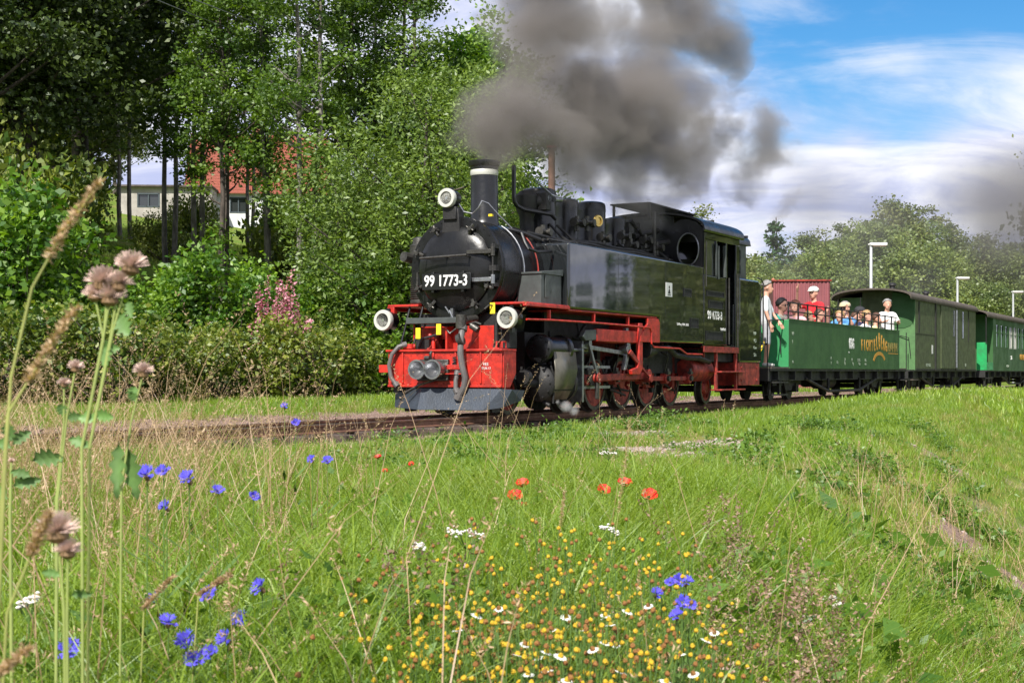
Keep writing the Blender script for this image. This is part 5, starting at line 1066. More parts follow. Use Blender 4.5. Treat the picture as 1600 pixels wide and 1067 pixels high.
# broad bushes on the slope
bush = []
for q in range(4):
    cm, C = crown(30 + q, [(0, 0, .9, 1.5, 1.3, .9), (.3, .1, 1.9, 1.1, 1.0, 1.0), (-.5, 0, 1.6, .9, .9, .9), (.6, .2, 2.6, .4, .4, .5), (-.7, 0, 2.4, .35, .35, .5)], 130, 62, .115, .34, L_BRI, up=.8, surf=.55, flat=.9, wt=[3, 2, 2, .6, .6])
    bush.append((cm, trunk(30 + q, 1.6, .04, C, BARK, 22, .2, 3)))
lab = ['bright leafy shrub at the far left edge beside the dark tree foot', 'bright shrub with upright shoots left of the lawn', 'leafy shrub below the lawn gap', 'rounded green shrub under the beige outbuilding', 'tall shrub in front of the outbuilding corner', 'shrub below the white house wall', 'pale shoots of a tall shrub before the white wall', 'shrub behind the pink fireweed, left side', 'shrub behind the pink fireweed, right side', 'light green shrub nearest left of the air pump', 'yellow green shrub close behind the left headlight', 'shrub between the willow foot and the engine', 'bright shrub glimpsed under the smokebox', 'shrub showing above the buffer beam opening', 'leafy shrub behind the front of the engine', 'leafy shrub hidden mostly by the engine cab', 'shrub behind the side tank', 'shrub beyond the running gear']
pos = [(-40, 29, 1.45), (60, 30, 1.35), (150, 31, 1.0), (230, 32.5, 1.0), (290, 33, 1.12), (350, 33, .95), (398, 34.5, 1.1), (448, 36.5, .92), (505, 36, .95), (560, 36, 1.15), (612, 37, 1.18), (655, 38, 1.1), (700, 38, .95), (745, 39, .9), (800, 41, 1.0), (880, 44, 1.0), (960, 48, 1.0), (1040, 52, 1.0)]
for i, (px, d, s) in enumerate(pos):
    c_, t_ = bush[i % 4]; tree('shrub', lab[i], G(px, d), c_, t_, s, i * 1.3, 'leafy shrubs behind the hedge', 'shrub')
# clipped darker hedge along the far verge
hedge = []
for q in range(3):
    cm, C = crown(40 + q, [(0, 0, .75, 1.25, .75, .75), (.5, 0, 1.0, .8, .6, .6), (-.5, 0, .95, .8, .6, .6)], 110, 60, .085, .26, L_HEDGE, up=.5, surf=.35, flat=.9)
    hedge.append((cm, trunk(40 + q, 1.0, .035, C, BARK, 16, .2, 3)))
hl = 'low dark green hedge bush along the verge beyond the track'
for i in range(19):
    a = -6 + i * 2.0; x, y, _ = W(a, -10.2 - .3 * math.sin(i * 2.1)); c_, t_ = hedge[i % 3]
    tree('hedge_bush', hl, (x, y, gz1(x, y) - .05), c_, t_, 1.15 + .12 * math.sin(i * 1.7), ANG + .2 * math.sin(i), 'hedge bushes along the verge', 'hedge')
# pink fireweed
def fireweed(seed, n, hgt, spread):
    rg = np.random.default_rng(seed); P = []; T = []; st = MB(False)
    for i in range(n):
        x, y = rg.normal(0, spread), rg.normal(0, spread * .6); h = hgt * rg.uniform(.6, 1.1); lx, ly = rg.normal(0, .08, 2)
        st.path([(x, y, 0), (x + lx * .5, y + ly * .5, h * .5), (x + lx, y + ly, h)], .012, 5, r1=.004)
        k = 130; t = rg.uniform(.5, 1, k); rr = (.13 * (1.10 - t) + .012) * rg.uniform(.3, 1.2, k); ph = rg.uniform(0, 6.28, k)
        P.append(np.stack([x + lx * t + rr * np.cos(ph), y + ly * t + rr * np.sin(ph), h * t], 1))
    P = np.concatenate(P); v, f = leaves(P, .060, rg, .2, aspect=.7); return arr_mesh('flower_spike', v, f, L_PINK, rg.uniform(0, 1, len(f))), st
for i, (px, d, n, h, sp, lb) in enumerate(((430, 32.2, 26, 2.75, .26, 'tall pink fireweed clump in front of the green shrubs'), (463, 32.4, 13, 2.0, .25, 'lower faded pink fireweed right of the tall pink clump'), (404, 32.0, 7, 2.0, .18, 'small pink fireweed left of the tall pink clump'))):
    r = empty('fireweed', G(px, d)); tag(r, lb, 'wildflower', 'pink fireweed by the hedge'); me, st = fireweed(50 + i, n, h, sp); link('flower_spike', me, r); st.build('stem', L_HERB, r, angle=0)

# ---- woodland on the right and far background
far = []
for q, (mm, sh) in enumerate(((L_FAR, 0), (L_FARB, 1), (L_FAR, 2), (L_FARB, 0), (L_FAR, 1))):
    rg = random.Random(60 + q); el = [(0, 0, 5.5, 3.4, 3.4, 3.2)] + [(rg.uniform(-2.4, 2.4), rg.uniform(-2.4, 2.4), rg.uniform(5, 9.4), rg.uniform(1.4, 2.1), rg.uniform(1.4, 2.1), rg.uniform(1.1, 1.8)) for _ in range(8)]
    cm, C = crown(60 + q, el, 130, 130, .22, .70, mm, up=.4, surf=.32, flat=.65); far.append((cm, trunk(60 + q, 8, .2, C, BARK, 16)))
el = [(0, 0, 1.5 + i * .85, 2.3 * (1 - i / 11.5), 2.3 * (1 - i / 11.5), .38) for i in range(11)]
cm, C = crown(70, el, 240, 40, .26, .38, L_CON, up=-.1, surf=.4, flat=.5, wt=[e[3] ** 1.3 for e in el]); conif = (cm, trunk(70, 11, .16, C, BARK, 60, .02))
spots = [(1075, 95, 1.12, 0), (1120, 92, 1.10, 2), (1160, 96, 1.0, 1), (1040, 110, 1.3, 2), (1000, 100, 1.0, 0), (1245, 96, 1.0, 0), (1265, 112, 1.12, 2), (1300, 105, 1.15, 4), (1330, 118, 1.25, 0), (1370, 108, 1.22, 2), (1400, 120, 1.42, 4), (1440, 112, 1.42, 0), (1475, 122, 1.25, 2), (1510, 115, 1.10, 4), (1545, 126, 1.0, 0), (1580, 118, .95, 2), (1620, 128, 1.0, 4), (1660, 120, 1.15, 0), (1700, 130, 1.3, 2),
         (1185, 72, .62, 3), (1225, 78, .72, 1), (1290, 80, .80, 3), (1330, 74, .74, 1), (1385, 84, .98, 3), (1430, 82, .92, 1), (1470, 92, .86, 3), (1520, 96, .8, 1), (1570, 104, .9, 3), (1615, 100, .8, 1), (1660, 98, .8, 3), (1200, 88, .9, 4), (1345, 96, 1.0, 1), (1255, 70, .5, 3), (940, 90, .8, 2), (880, 95, .8, 0), (820, 80, .9, 2), (1410, 95, 1.05, 3), (1500, 104, 1.1, 4), (1750, 110, 1.2, 1), (1800, 100, 1.2, 3), (1850, 112, 1.3, 2)]
for i, (px, d, s, k) in enumerate(spots):
    c_, t_ = far[k]; lb = 'light green woodland tree beyond the wagons' if k in (1, 3) else 'dark green rounded woodland tree on the hill beyond the train'
    tree('woodland_tree', lb, G(px, d), c_, t_, s * (.80 if k in (0, 2, 4) else .9), i * 2.4, 'light green trees beyond the wagons' if k in (1, 3) else 'dark green trees on the hill')
tree('conifer_tree', 'pointed conifer rising above the wood right of the cab', G(1213, 96), conif[0], conif[1], 1.02, 0, None, 'conifer')
tree('conifer_tree', 'small conifer top beside the tall pointed one', G(1238, 98), conif[0], conif[1], .80, 1.4, None, 'conifer')
# trees on the slope behind the left trees and beyond the frame (the engine's paint mirrors those on the right)
for i, (px, d, s, k) in enumerate(((40, 60, .9, 2), (130, 66, .9, 0), (-60, 55, 1.0, 4), (560, 66, .45, 2), (610, 70, .5, 0), (660, 72, .6, 2), (180, 120, .9, 2), (80, 125, 1.0, 0), (420, 124, .6, 2), (500, 120, .6, 0))):
    c_, t_ = far[k]; tree('background_tree', 'dark green tree on the slope behind the slender trees', G(px, d), c_, t_, s, i * 1.7, 'trees on the slope behind the house')
for i, (px, d, s) in enumerate(((0, 41, 1.5), (75, 44, 1.2), (-70, 38, 1.5), (500, 54, 1.5), (560, 52, 1.5), (20, 56, 1.9), (110, 60, .9), (450, 62, 1.2), (300, 62, .8), (248, 58, .6))):
    c_, t_ = hedge[i % 3]; tree('slope_bush', 'dark rounded bush on the slope behind the shrubs', G(px, d), c_, t_, s * 1.5, i * 1.1, 'dark bushes on the slope', 'bush', sz=s * 2.2)
i = 0
for x, y, s in ((33.5, 50.5, 1.25), (29.5, 53.5, 1.35), (26.0, 58.0, 1.3),  (38.5, 56.5, 1.5), (33.0, 62.0, 1.5), (27.5, 66.5, 1.4), (46, 64, 1.5), (58, 70, 1.3), (75, 66, .6)):
    c_, t_ = far[i % 5]; tree('woodland_tree', 'tree mirrored in the engine paint, out to the right of the picture', (x, y, gz1(x, y)), c_, t_, s * .8, i, 'trees to the right of the picture', sz=s * 1.25); i += 1

for i, (x, y, s) in enumerate(((38.6, 49.5, .62), (40.0, 48.9, .50), (41.6, 48.4, .66), (43.0, 47.2, .45), (44.5, 46.4, .55))): tree('conifer_tree', 'small conifer right of the picture mirrored in the engine paint, %s from the left' % ('first', 'second', 'third', 'fourth', 'fifth')[i], (x, y, gz1(x, y)), conif[0], conif[1], s, i * 1.1, None, 'conifer', sz=s * 1.9)
# ------------------------------------------------------------------ grass and meadow as instanced tufts
SRC = bpy.data.collections.new('tuft_sources')
def blade_tuft(seed, n, h, r, wdt, bend, m, head=None, lean=0.0):
    rg = np.random.default_rng(seed); ph = rg.uniform(0, 6.283, n); rr = r * np.sqrt(rg.uniform(0, 1, n)); bx, by = rr * np.cos(ph), rr * np.sin(ph)
    hh = h * rg.uniform(.45, 1.15, n); dd = rg.uniform(0, 6.283, n); bd = bend * hh * rg.uniform(.2, 1.3, n); dx, dy = np.cos(dd) * bd + lean * hh, np.sin(dd) * bd
    a = rg.uniform(0, 6.283, n); wx, wy = np.cos(a) * wdt / 2, np.sin(a) * wdt / 2; V_ = np.zeros((n, 7, 3)); lv = (0, .4, .78, 1.0)
    for i, t in enumerate(lv):
        cx = bx + dx * t ** 2; cy = by + dy * t ** 2; cz = hh * (t - .22 * bend * t ** 3); k = (1, .9, .55, 0)[i]
        if i < 3: V_[:, 2 * i] = np.stack([cx - wx * k, cy - wy * k, cz], 1); V_[:, 2 * i + 1] = np.stack([cx + wx * k, cy + wy * k, cz], 1)
        else: V_[:, 6] = np.stack([cx, cy, cz], 1)
    o = (np.arange(n) * 7)[:, None]; q = np.concatenate([o + np.array([0, 1, 3]), o + np.array([0, 3, 2]), o + np.array([2, 3, 5]), o + np.array([2, 5, 4]), o + np.array([4, 5, 6])]); v = V_.reshape(-1, 3)
    tn = np.tile(np.clip(rg.normal(.5, .22, n), 0, 1), 5)
    if head:     # seed head: many tiny spikelets along the top of each stalk
        hs_, hl_, hw_ = head; PP = []
        for i in range(n):
            t = 1 - rg.uniform(0, hl_, hs_); c = np.stack([bx[i] + dx[i] * t ** 2, by[i] + dy[i] * t ** 2, hh[i] * (t - .22 * bend * t ** 3)], 1); PP.append(c + rg.normal(0, hw_, (hs_, 3)) * np.array([1, 1, .5]))
        P = np.concatenate(PP); lv_, lf = leaves(P, hw_ * 3.4, rg, 2.2, aspect=.3); lf = lf + len(v); tri = np.concatenate([lf[:, [0, 1, 2]], lf[:, [0, 2, 3]]]); v = np.concatenate([v, lv_]); q = np.concatenate([q, tri]); tn = np.concatenate([tn, rg.uniform(.3, .9, len(tri))])
    return arr_mesh('tuft', v, q, m, tn)
def herb_tuft(seed, n, h, r, L, m, head=None):
    rg = np.random.default_rng(seed); P = np.stack([rg.normal(0, r, n), rg.normal(0, r, n), rg.uniform(0, h, n)], 1); v, f = leaves(P, L, rg, .7, aspect=.5); return arr_mesh('herb', v, f, m, np.clip(rg.normal(.5, .2, n), 0, 1))
def scatter(name, srcs, P, rot, s, idx, label=None, kind='stuff'):
    cl = bpy.data.collections.new(name + '_source'); 
    for i, me_ in enumerate(srcs):
        o = bpy.data.objects.new('%s_%02d' % (name, i), me_); cl.objects.link(o)
    me = bpy.data.meshes.new(name); me.vertices.add(len(P)); me.vertices.foreach_set('co', np.ascontiguousarray(P, np.float32).ravel())
    for nm, ty, dat in (('s', 'FLOAT', s), ('idx', 'INT', idx)):
        a = me.attributes.new(nm, ty, 'POINT'); a.data.foreach_set('value', np.ascontiguousarray(dat, np.float32 if ty == 'FLOAT' else np.int32))
    a = me.attributes.new('rot', 'FLOAT_VECTOR', 'POINT'); a.data.foreach_set('vector', np.ascontiguousarray(rot, np.float32).ravel())
    o = bpy.data.objects.new(name, me); COL.objects.link(o); tag(o, label, kind=kind)
    g = bpy.data.node_groups.new(name, 'GeometryNodeTree'); g.interface.new_socket('Geometry', in_out='INPUT', socket_type='NodeSocketGeometry'); g.interface.new_socket('Geometry', in_out='OUTPUT', socket_type='NodeSocketGeometry')
    gi = g.nodes.new('NodeGroupInput'); go = g.nodes.new('NodeGroupOutput'); ci = g.nodes.new('GeometryNodeCollectionInfo'); ci.inputs[0].default_value = cl; ci.inputs['Separate Children'].default_value = True; ci.inputs['Reset Children'].default_value = True
    ip = g.nodes.new('GeometryNodeInstanceOnPoints'); ip.inputs['Pick Instance'].default_value = True
    def att(nm, ty): n = g.nodes.new('GeometryNodeInputNamedAttribute'); n.data_type = ty; n.inputs[0].default_value = nm; return n.outputs[0]
    g.links.new(gi.outputs[0], ip.inputs['Points']); g.links.new(ci.outputs[0], ip.inputs['Instance']); g.links.new(att('idx', 'INT'), ip.inputs['Instance Index'])
    g.links.new(att('rot', 'FLOAT_VECTOR'), ip.inputs['Rotation']); g.links.new(att('s', 'FLOAT'), ip.inputs['Scale']); g.links.new(ip.outputs[0], go.inputs[0])
    md = o.modifiers.new('instances', 'NODES'); md.node_group = g; return o
def field(n, y0, y1, pw=1.0, marg=260, seed=0):
    """random ground points in front of the camera, wider than the view"""
    rg = np.random.default_rng(seed); y = (rg.uniform(y0 ** pw, y1 ** pw, n)) ** (1 / pw); px = rg.uniform(-marg, 1600 + marg, n); x = (px - 800) / 2250 * y + rg.uniform(-.3, .3, n); a, b = ab(x, y); return x, y, a, b, rg
def put(name, srcs, x, y, rg, smin, smax, label, tilt=.15, sink=.01):
    n = len(x); P = np.stack([x, y, gz(x, y) - sink], 1); rot = np.stack([rg.normal(0, tilt, n), rg.normal(0, tilt, n), rg.uniform(0, 6.283, n)], 1); return scatter(name, srcs, P, rot, rg.uniform(smin, smax, n), rg.integers(0, len(srcs), n), label)
short = [blade_tuft(100 + i, 46, .10, .13, .0050, .55, L_GRASS2) for i in range(3)] + [blade_tuft(104, 30, .15, .13, .005, .5, L_GRASS2)]
mid_ = [blade_tuft(116, 26, .36, .15, .0036, .9, L_GRASS, (9, .14, .002))] + [blade_tuft(110 + i, 40, .26, .14, .0052, .6, L_GRASS) for i in range(3)] + [blade_tuft(114, 34, .30, .14, .007, .8, L_GRASS)]
def stalks(seed, n, h, r, lean): t = blade_tuft(seed, n, h, r, .0027, .62, L_DRY, (26, .17, .0022), lean=lean); return t
dry = [stalks(120 + i, 7, .50, .18, .12) for i in range(3)]; tall = [stalks(124 + i, 5, .80, .16, .16) for i in range(4)]
# turf over the plateau and the slope
x, y, a, b, rg = field(30000, 5.5, 34, 1.35, seed=1); k = (b > 1.25) & (((dirt(x, y) < .3) & (dirt(x + .02, y - .35) < .4)) | ((x > ridge(y) - .3) & (np.random.default_rng(8).uniform(size=len(x)) > dirt(x, y) * 1.15))) & ((x - ridge(y) < 1.0) | (np.random.default_rng(4).uniform(size=len(x)) < .75)); k2 = k & (x > ridge(y) - .2) & (np.random.default_rng(5).uniform(size=len(x)) < .55); k &= ~k2; k2 &= np.random.default_rng(6).uniform(size=len(x)) < .7
put('turf', short, x[k], y[k], rg, .7, 1.25, 'short green turf on the embankment'); put('parched_turf', [blade_tuft(160 + i, 30, .10, .13, .0045, .7, L_BANK) for i in range(2)], x[k2], y[k2], rg, .7, 1.2, 'parched brownish turf on the bank')
x, y, a, b, rg = field(16000, 26, 75, 1.2, seed=2); k = (b > 1.3) | (b < -4.4); put('far_turf', [blade_tuft(130, 40, .15, .30, .014, .5, L_GRASS2)], x[k], y[k], rg, .8, 1.4, 'short grass on the far verge and lawn')
x, y, a, b, rg = field(9000, 14, 34, 1.3, seed=3); k = (b < -3.2 - rg.uniform(0, 1.2, len(b))) & (b > -11); put('verge_grass', short, x[k], y[k], rg, .9, 1.7, 'green verge grass between track and hedge')
# longer meadow in front, ragged edge
x, y, a, b, rg = field(15000, 1.1, 10.5, 1.25, seed=5)
edge = 9.0 - 2.2 * np.clip((x + 1.0) / 2.2, -1.0, 1.6) + .8 * np.sin(x * 2.3); k = (y < edge + rg.normal(0, .8, len(x))) & (x < ridge(y) + .5 + rg.normal(0, .4, len(x))) & (dirt(x, y) < .5) & (b > 1.8); put('meadow_grass', mid_, x[k], y[k], rg, .65, 1.15, 'long green meadow grass')
x, y, a, b, rg = field(6500, 1.1, 6.5, 1.2, seed=6); k = (x > ridge(y) - .6) & (rg.uniform(size=len(x)) > dirt(x, y) * 1.2); put('bank_grass', short + mid_[:1], x[k], y[k], rg, .7, 1.2, 'rough grass on the bank')
# dry stalks: dense at the left, thin elsewhere
x, y, a, b, rg = field(5200, 1.9, 12, 1.3, seed=7); pl_ = .02 + .07 * (x > ridge(y)) + .06 * np.clip(1.0 - ((x / y) * 2250 + 800) / 560, 0, 1); k = (rg.uniform(size=len(x)) < pl_) & (b > 1.4); put('dry_grass', dry, x[k], y[k], rg, .7, 1.3, 'dry pinkish seeding grass stalks', .10)
x, y, a, b, rg = field(4200, 2.3, 10.0, 1.2, marg=300, seed=17); pxx = (x / y) * 2250 + 800; k = (b > 1.6) & (rg.uniform(size=len(x)) < (np.clip(1.0 - pxx / 620, 0, 1) ** 1.1 * (.05 + .10 * (y > 3.6) + .36 * (y > 5)) + .006)); put('tall_dry_grass', tall, x[k], y[k], rg, .75, 1.2, 'tall dry straw coloured grass stalks at the left', .10)
x, y, a, b, rg = field(900, 12, 20, 1.2, marg=100, seed=8); k = (b > 1.3) & (b < 3.2) & (rg.uniform(size=len(x)) < .12); put('edge_stalk', [blade_tuft(140, 3, .34, .1, .004, .5, L_WILL, (8, .12, .008))], x[k], y[k], rg, .6, 1.1, 'thin seeding stalks along the embankment crest')
herb = [herb_tuft(150 + i, 130, .10, .10, .045, L_HERB) for i in range(2)] + [herb_tuft(152, 200, .22, .11, .035, L_HERB)]
x, y, a, b, rg = field(5200, 1.3, 18, 1.0, seed=9); nz_ = np.sin(x * 2.1 + 1) * np.sin(y * 1.7) + .5 * np.sin(x * 5 + y * 3); k = (b > 1.5) & ((nz_ > .45) | ((y < 4) & (rg.uniform(size=len(x)) < .3))) & (rg.uniform(size=len(x)) < .75) & (dirt(x, y) < .4); put('clover', herb, x[k], y[k], rg, .5, 1.1, 'leafy herbs and clover patches')
x, y, a, b, rg = field(700, 1.6, 8, 1.0, seed=19); k = (b > 2) & (x < ridge(y) + 1.5); put('broad_weeds', [herb_tuft(170 + i, 26, .07, .16, .10, L_BROAD) for i in range(3)], x[k], y[k], rg, .5, 1.2, 'broad leaved weeds among the meadow grass')
# stones: on the patches, ballast and track bed
def stone(seed, r):
    rg = random.Random(seed); b = bmesh.new(); bmesh.ops.create_icosphere(b, subdivisions=1, radius=r)
    for v in b.verts: v.co *= rg.uniform(.6, 1.25); v.co.z *= .6
    me = bpy.data.meshes.new('stone'); b.to_mesh(me); b.free(); return me
K_ST = mat('pinkish grey stone', (.46, .36, .33), .85, var=.25, nscale=3); K_STB = mat('pale limestone chip', (.44, .37, .33), .85, var=.2, nscale=3)
st = [stone(i, .022) for i in range(5)]; [m_.materials.append(K_ST if i % 2 else K_STB) for i, m_ in enumerate(st)]
x, y, a, b, rg = field(60000, 4, 19, 1.2, seed=10); k = (dirt(x, y) > .55) & (b > 1.3) & ((x < 2.4) | (rg.uniform(size=len(x)) < .12)); put('stone_patch', st, x[k], y[k], rg, .4, 1.5, 'bare patches of small pinkish stones', .5, 0)
rg = np.random.default_rng(12); n = 60000; a = np.where(rg.uniform(size=n) < .6, rg.uniform(-14, 6, n), rg.uniform(2, 50, n)); b = rg.uniform(-4.4, 1.3, n); x = O[0] + a * U[0] + b * V[0]; y = O[1] + a * U[1] + b * V[1]; k = np.abs(np.abs(b) - .395) > .07
st2 = [m_.copy() for m_ in st[:4]]; K_BAL = mat('brown ballast stone', (.30, .205, .165), .9, var=.3, nscale=3)
for m_ in st2: m_.materials.clear(); m_.materials.append(K_BAL)
put('ballast', st2, x[k], y[k], rg, .6, 1.5, 'pinkish track ballast stones', .5, -.012)

# ------------------------------------------------------------------ meadow flowers, each a thing
M_BLUE = mat('cornflower blue', (.035, .045, .50), .7, var=.2, nscale=40, col2=(.14, .10, .62)); M_POP = mat('poppy red', (.78, .02, .015), .45, var=.15); M_YD = mat('yellow disc', (.72, .46, .02), .7, var=.15, nscale=60, bump=.6, bscale=300)
M_OD = mat('orange brown disc', (.36, .16, .04), .8, var=.2, nscale=60, bump=.6, bscale=300); M_PET = mat('white petal', (.80, .80, .74), .6, var=.05); M_STEM = mat('green stem', (.10, .19, .03), .6, var=.2); M_TH = mat('faded thistle down', (.80, .58, .49), .8, var=.2, nscale=30)
M_THL = mat('thistle leaf', (.13, .25, .06), .55, var=.25, nscale=12); M_SEP = mat('brown bract', (.22, .13, .06), .7, var=.2)
def stem(root, h, lx, ly, r=.0016, nm='stem', mt=None, leafy=0, L=.05):
    m = MB(False); m.path([(0, 0, -.02), (lx * .2, ly * .2, h * .4), (lx * .6, ly * .6, h * .8), (lx, ly, h)], r, 5, r1=r * .7)
    for i in range(leafy):
        t = .15 + .7 * i / max(1, leafy); p = Vector((lx * t * t, ly * t * t, h * t)); a = i * 2.4; d = Vector((math.cos(a), math.sin(a), .7)).normalized(); w_ = d.cross(Vector((0, 0, 1))).normalized() * L * .08
        m.add([p - w_ * .5, p + w_ * .5, p + d * L * .5 + w_, p + d * L * .5 - w_, p + d * L], [(0, 1, 2, 3), (3, 2, 4)])
    return m.build(nm, mt or M_STEM, root, angle=80)
def cornflower_mesh(seed):
    rg = random.Random(seed); m = MB(False); n = 14
    for i in range(n):
        a = math.tau * i / n + rg.uniform(-.25, .25); el = rg.uniform(.15, 1.0); d = Vector((math.cos(a) * math.cos(el), math.sin(a) * math.cos(el), math.sin(el))); w_ = d.cross(Vector((0, 0, 1))).normalized(); L = rg.uniform(.014, .019); p = d * .004 + Vector((0, 0, .006))
        e = p + d * L; vs = [p]
        for k_ in range(5): q = (k_ - 2) / 2; vs.append(e + w_ * q * .0085 + d * (.004 if k_ % 2 == 0 else -.002) + Vector((0, 0, .002 * rg.uniform(-1, 1))))
        m.add(vs, [(0, k_ + 1, k_ + 2) for k_ in range(4)])
    for i in range(16):
        a = rg.uniform(0, 6.28); d = Vector((math.cos(a) * .6, math.sin(a) * .6, 1)).normalized(); p = Vector((0, 0, .006)); w_ = d.cross(Vector((1, 0, 0))).normalized() * .0014; m.add([p - w_, p + w_, p + d * rg.uniform(.008, .013)], [(0, 1, 2)])
    b = m.build('petals', M_BLUE, None, angle=0); me = b.data; bpy.data.objects.remove(b); return me
CF = [cornflower_mesh(i) for i in range(4)]
mb = MB(False); mb.lathe([(-.010, .002), (-.006, .0055), (.002, .006), (.006, .004)], (0, 0, 0), n=10); b_ = mb.build('calyx', M_SEP, None); CAL = b_.data; bpy.data.objects.remove(b_)
def top_at(px, py, d):
    """world point d metres in front of the lens plane and its ground height"""
    x, y, _ = at(px, d, 0); return x, y, gz1(x, y), EYE - (py - 582) / 2250 * d
cfl = [(230, 746, 2.5, 'large cornflower at the left below the rail end, first of the upper row'), (256, 738, 2.7, 'cornflower just right of the largest upper one'), (296, 752, 2.8, 'cornflower with paler petals in the upper row'), (340, 770, 3.1, 'cornflower above the lone deep blue one'), (261, 795, 2.9, 'deep blue cornflower alone under the upper row'), (396, 777, 3.9, 'small cornflower farthest right in the upper row'),
       (410, 921, 2.6, 'cornflower on its own right of the lower group'), (328, 931, 2.4, 'bright cornflower with a pale bud under it'), (240, 939, 2.9, 'half hidden cornflower behind a dry stalk'), (263, 976, 2.3, 'light blue cornflower left in the lower group'), (375, 968, 2.6, 'cornflower turned sideways right in the lower group'), (291, 1001, 2.2, 'cornflower in the centre of the lower group'), (356, 1001, 2.3, 'deep blue cornflower with a white centre'), (304, 1033, 2.1, 'lowest large cornflower of the lower group'), (329, 1021, 2.2, 'cornflower touching the lowest large one'), (107, 1017, 2.2, 'dark blue cornflower near the lower left corner'),
       (445, 637, 6.5, 'tiny cornflower in front of the verge'), (462, 661, 6.0, 'tiny cornflower in front of the rails'), (488, 720, 5.0, 'pale small cornflower at the meadow edge'), (512, 722, 5.2, 'small cornflower right at the meadow edge'),
       (1060, 908, 2.9, 'cornflower topmost in the clump among chamomile'), (1048, 912, 2.8, 'cornflower second in the chamomile clump'), (1072, 912, 3.0, 'cornflower right in the chamomile clump'), (1066, 942, 2.7, 'cornflower low in the chamomile clump'), (1024, 930, 2.9, 'cornflower left in the chamomile clump'), (1078, 946, 2.8, 'cornflower beside the brown stalks'), (1058, 965, 2.6, 'lowest cornflower of the chamomile clump')]
for i, (px, py, d, lb) in enumerate(cfl):
    x, y, zg, zt = top_at(px, py, d); r = empty('cornflower', (x, y, zg)); tag(r, lb, 'flower', 'blue cornflowers in the meadow'); h = max(.06, zt - zg); rg_ = random.Random(i)
    stem(r, h, 0, 0, .0017, leafy=5, L=.09); s = rg_.uniform(.62, .85) * (1.0 if d < 4 else 1.2) * (.8 if px > 1000 else 1)
    p = link('petals', CF[i % 4], r, (0, 0, h), rg_.uniform(0, 6), s); p.rotation_euler = (rg_.uniform(.3, 1.2), rg_.uniform(-.5, .5), rg_.uniform(-.5, .5)); link('calyx', CAL, p)
def poppy(px, py, d, lb, s):
    x, y, zg, zt = top_at(px, py, d); r = empty('poppy', (x, y, zg)); tag(r, lb, 'flower', 'red poppies'); h = zt - zg; rg_ = random.Random(int(px)); stem(r, h, 0, 0, .002, leafy=3, L=.07)
    m = MB(False)
    for i in range(4):
        a0 = i * math.pi / 2 + rg_.uniform(-.2, .2); R_ = .029 * s; vs = [(0, 0, h)]
        for jr in (1, 2):
            for ja in range(7): a = a0 + (ja - 3) * .36; rr = R_ * jr / 2; vs.append((rr * math.cos(a), rr * math.sin(a), h + (.022 if jr == 2 else .008) * s * (1 + .12 * math.sin(ja * 2.5 + i)) + (.004 if i % 2 else 0)))
        m.add(vs, [(0, 1 + j, 2 + j) for j in range(6)] + [(1 + j, 8 + j, 9 + j, 2 + j) for j in range(6)])
    pp = m.build('petals', M_POP, r, angle=60)
    for v_ in pp.data.vertices: v_.co.z -= h
    pp.location = (0, 0, h); pp.rotation_euler = (rg_.uniform(.2, .7), rg_.uniform(-.3, .3), 0); m = MB(False); m.lathe([(h, .004), (h + .008, .006), (h + .012, .005), (h + .0125, 0)], (0, 0, 0), n=10); m.build('seed_pod', K_SOOT, r)
for q in ((817, 760, 6.2, 'poppy on top of the left group of three', 1.0), (805, 780, 5.8, 'widest poppy in the left group of three', 1.1), (815, 794, 5.9, 'lowest poppy in the left group of three', .8), (942, 770, 6.0, 'left poppy of the right group of three', 1.0), (976, 760, 6.3, 'upper poppy of the right group of three', 1.15), (1014, 779, 5.8, 'rightmost poppy, the one nearest the slope', 1.15), (591, 717, 8.5, 'small distant poppy near the rails', .8), (602, 738, 8.0, 'small distant poppy just below the one near the rails', .6), (643, 727, 8.2, 'faint small poppy right of the two distant ones', .6)): poppy(*q)
# chamomile, daisies
def head_mesh(r, hgt, m):
    mb = MB(False); mb.lathe([(-r * .5, r * .4), (-r * .1, r), (hgt * .45, r * .88), (hgt * .85, r * .5), (hgt, 0)], (0, 0, 0), n=10); b = mb.build('flower_head', m, None, angle=80); me = b.data; bpy.data.objects.remove(b); return me
HY, HO = head_mesh(.0046, .0065, M_YD), head_mesh(.0046, .0065, M_OD)
def petals_mesh():
    mb = MB(False)
    for i in range(13):
        a = math.tau * i / 13; d = Vector((math.cos(a), math.sin(a), -.12)); w_ = Vector((-math.sin(a), math.cos(a), 0)) * .0021
        mb.add([d * .003 - w_ * .6, d * .003 + w_ * .6, d * .0095 + w_ * .8, d * .0095 - w_ * .8, d * .0115], [(0, 1, 2, 3), (3, 2, 4)])
    b = mb.build('petals', M_PET, None, angle=0); me = b.data; bpy.data.objects.remove(b); return me
PT = petals_mesh()
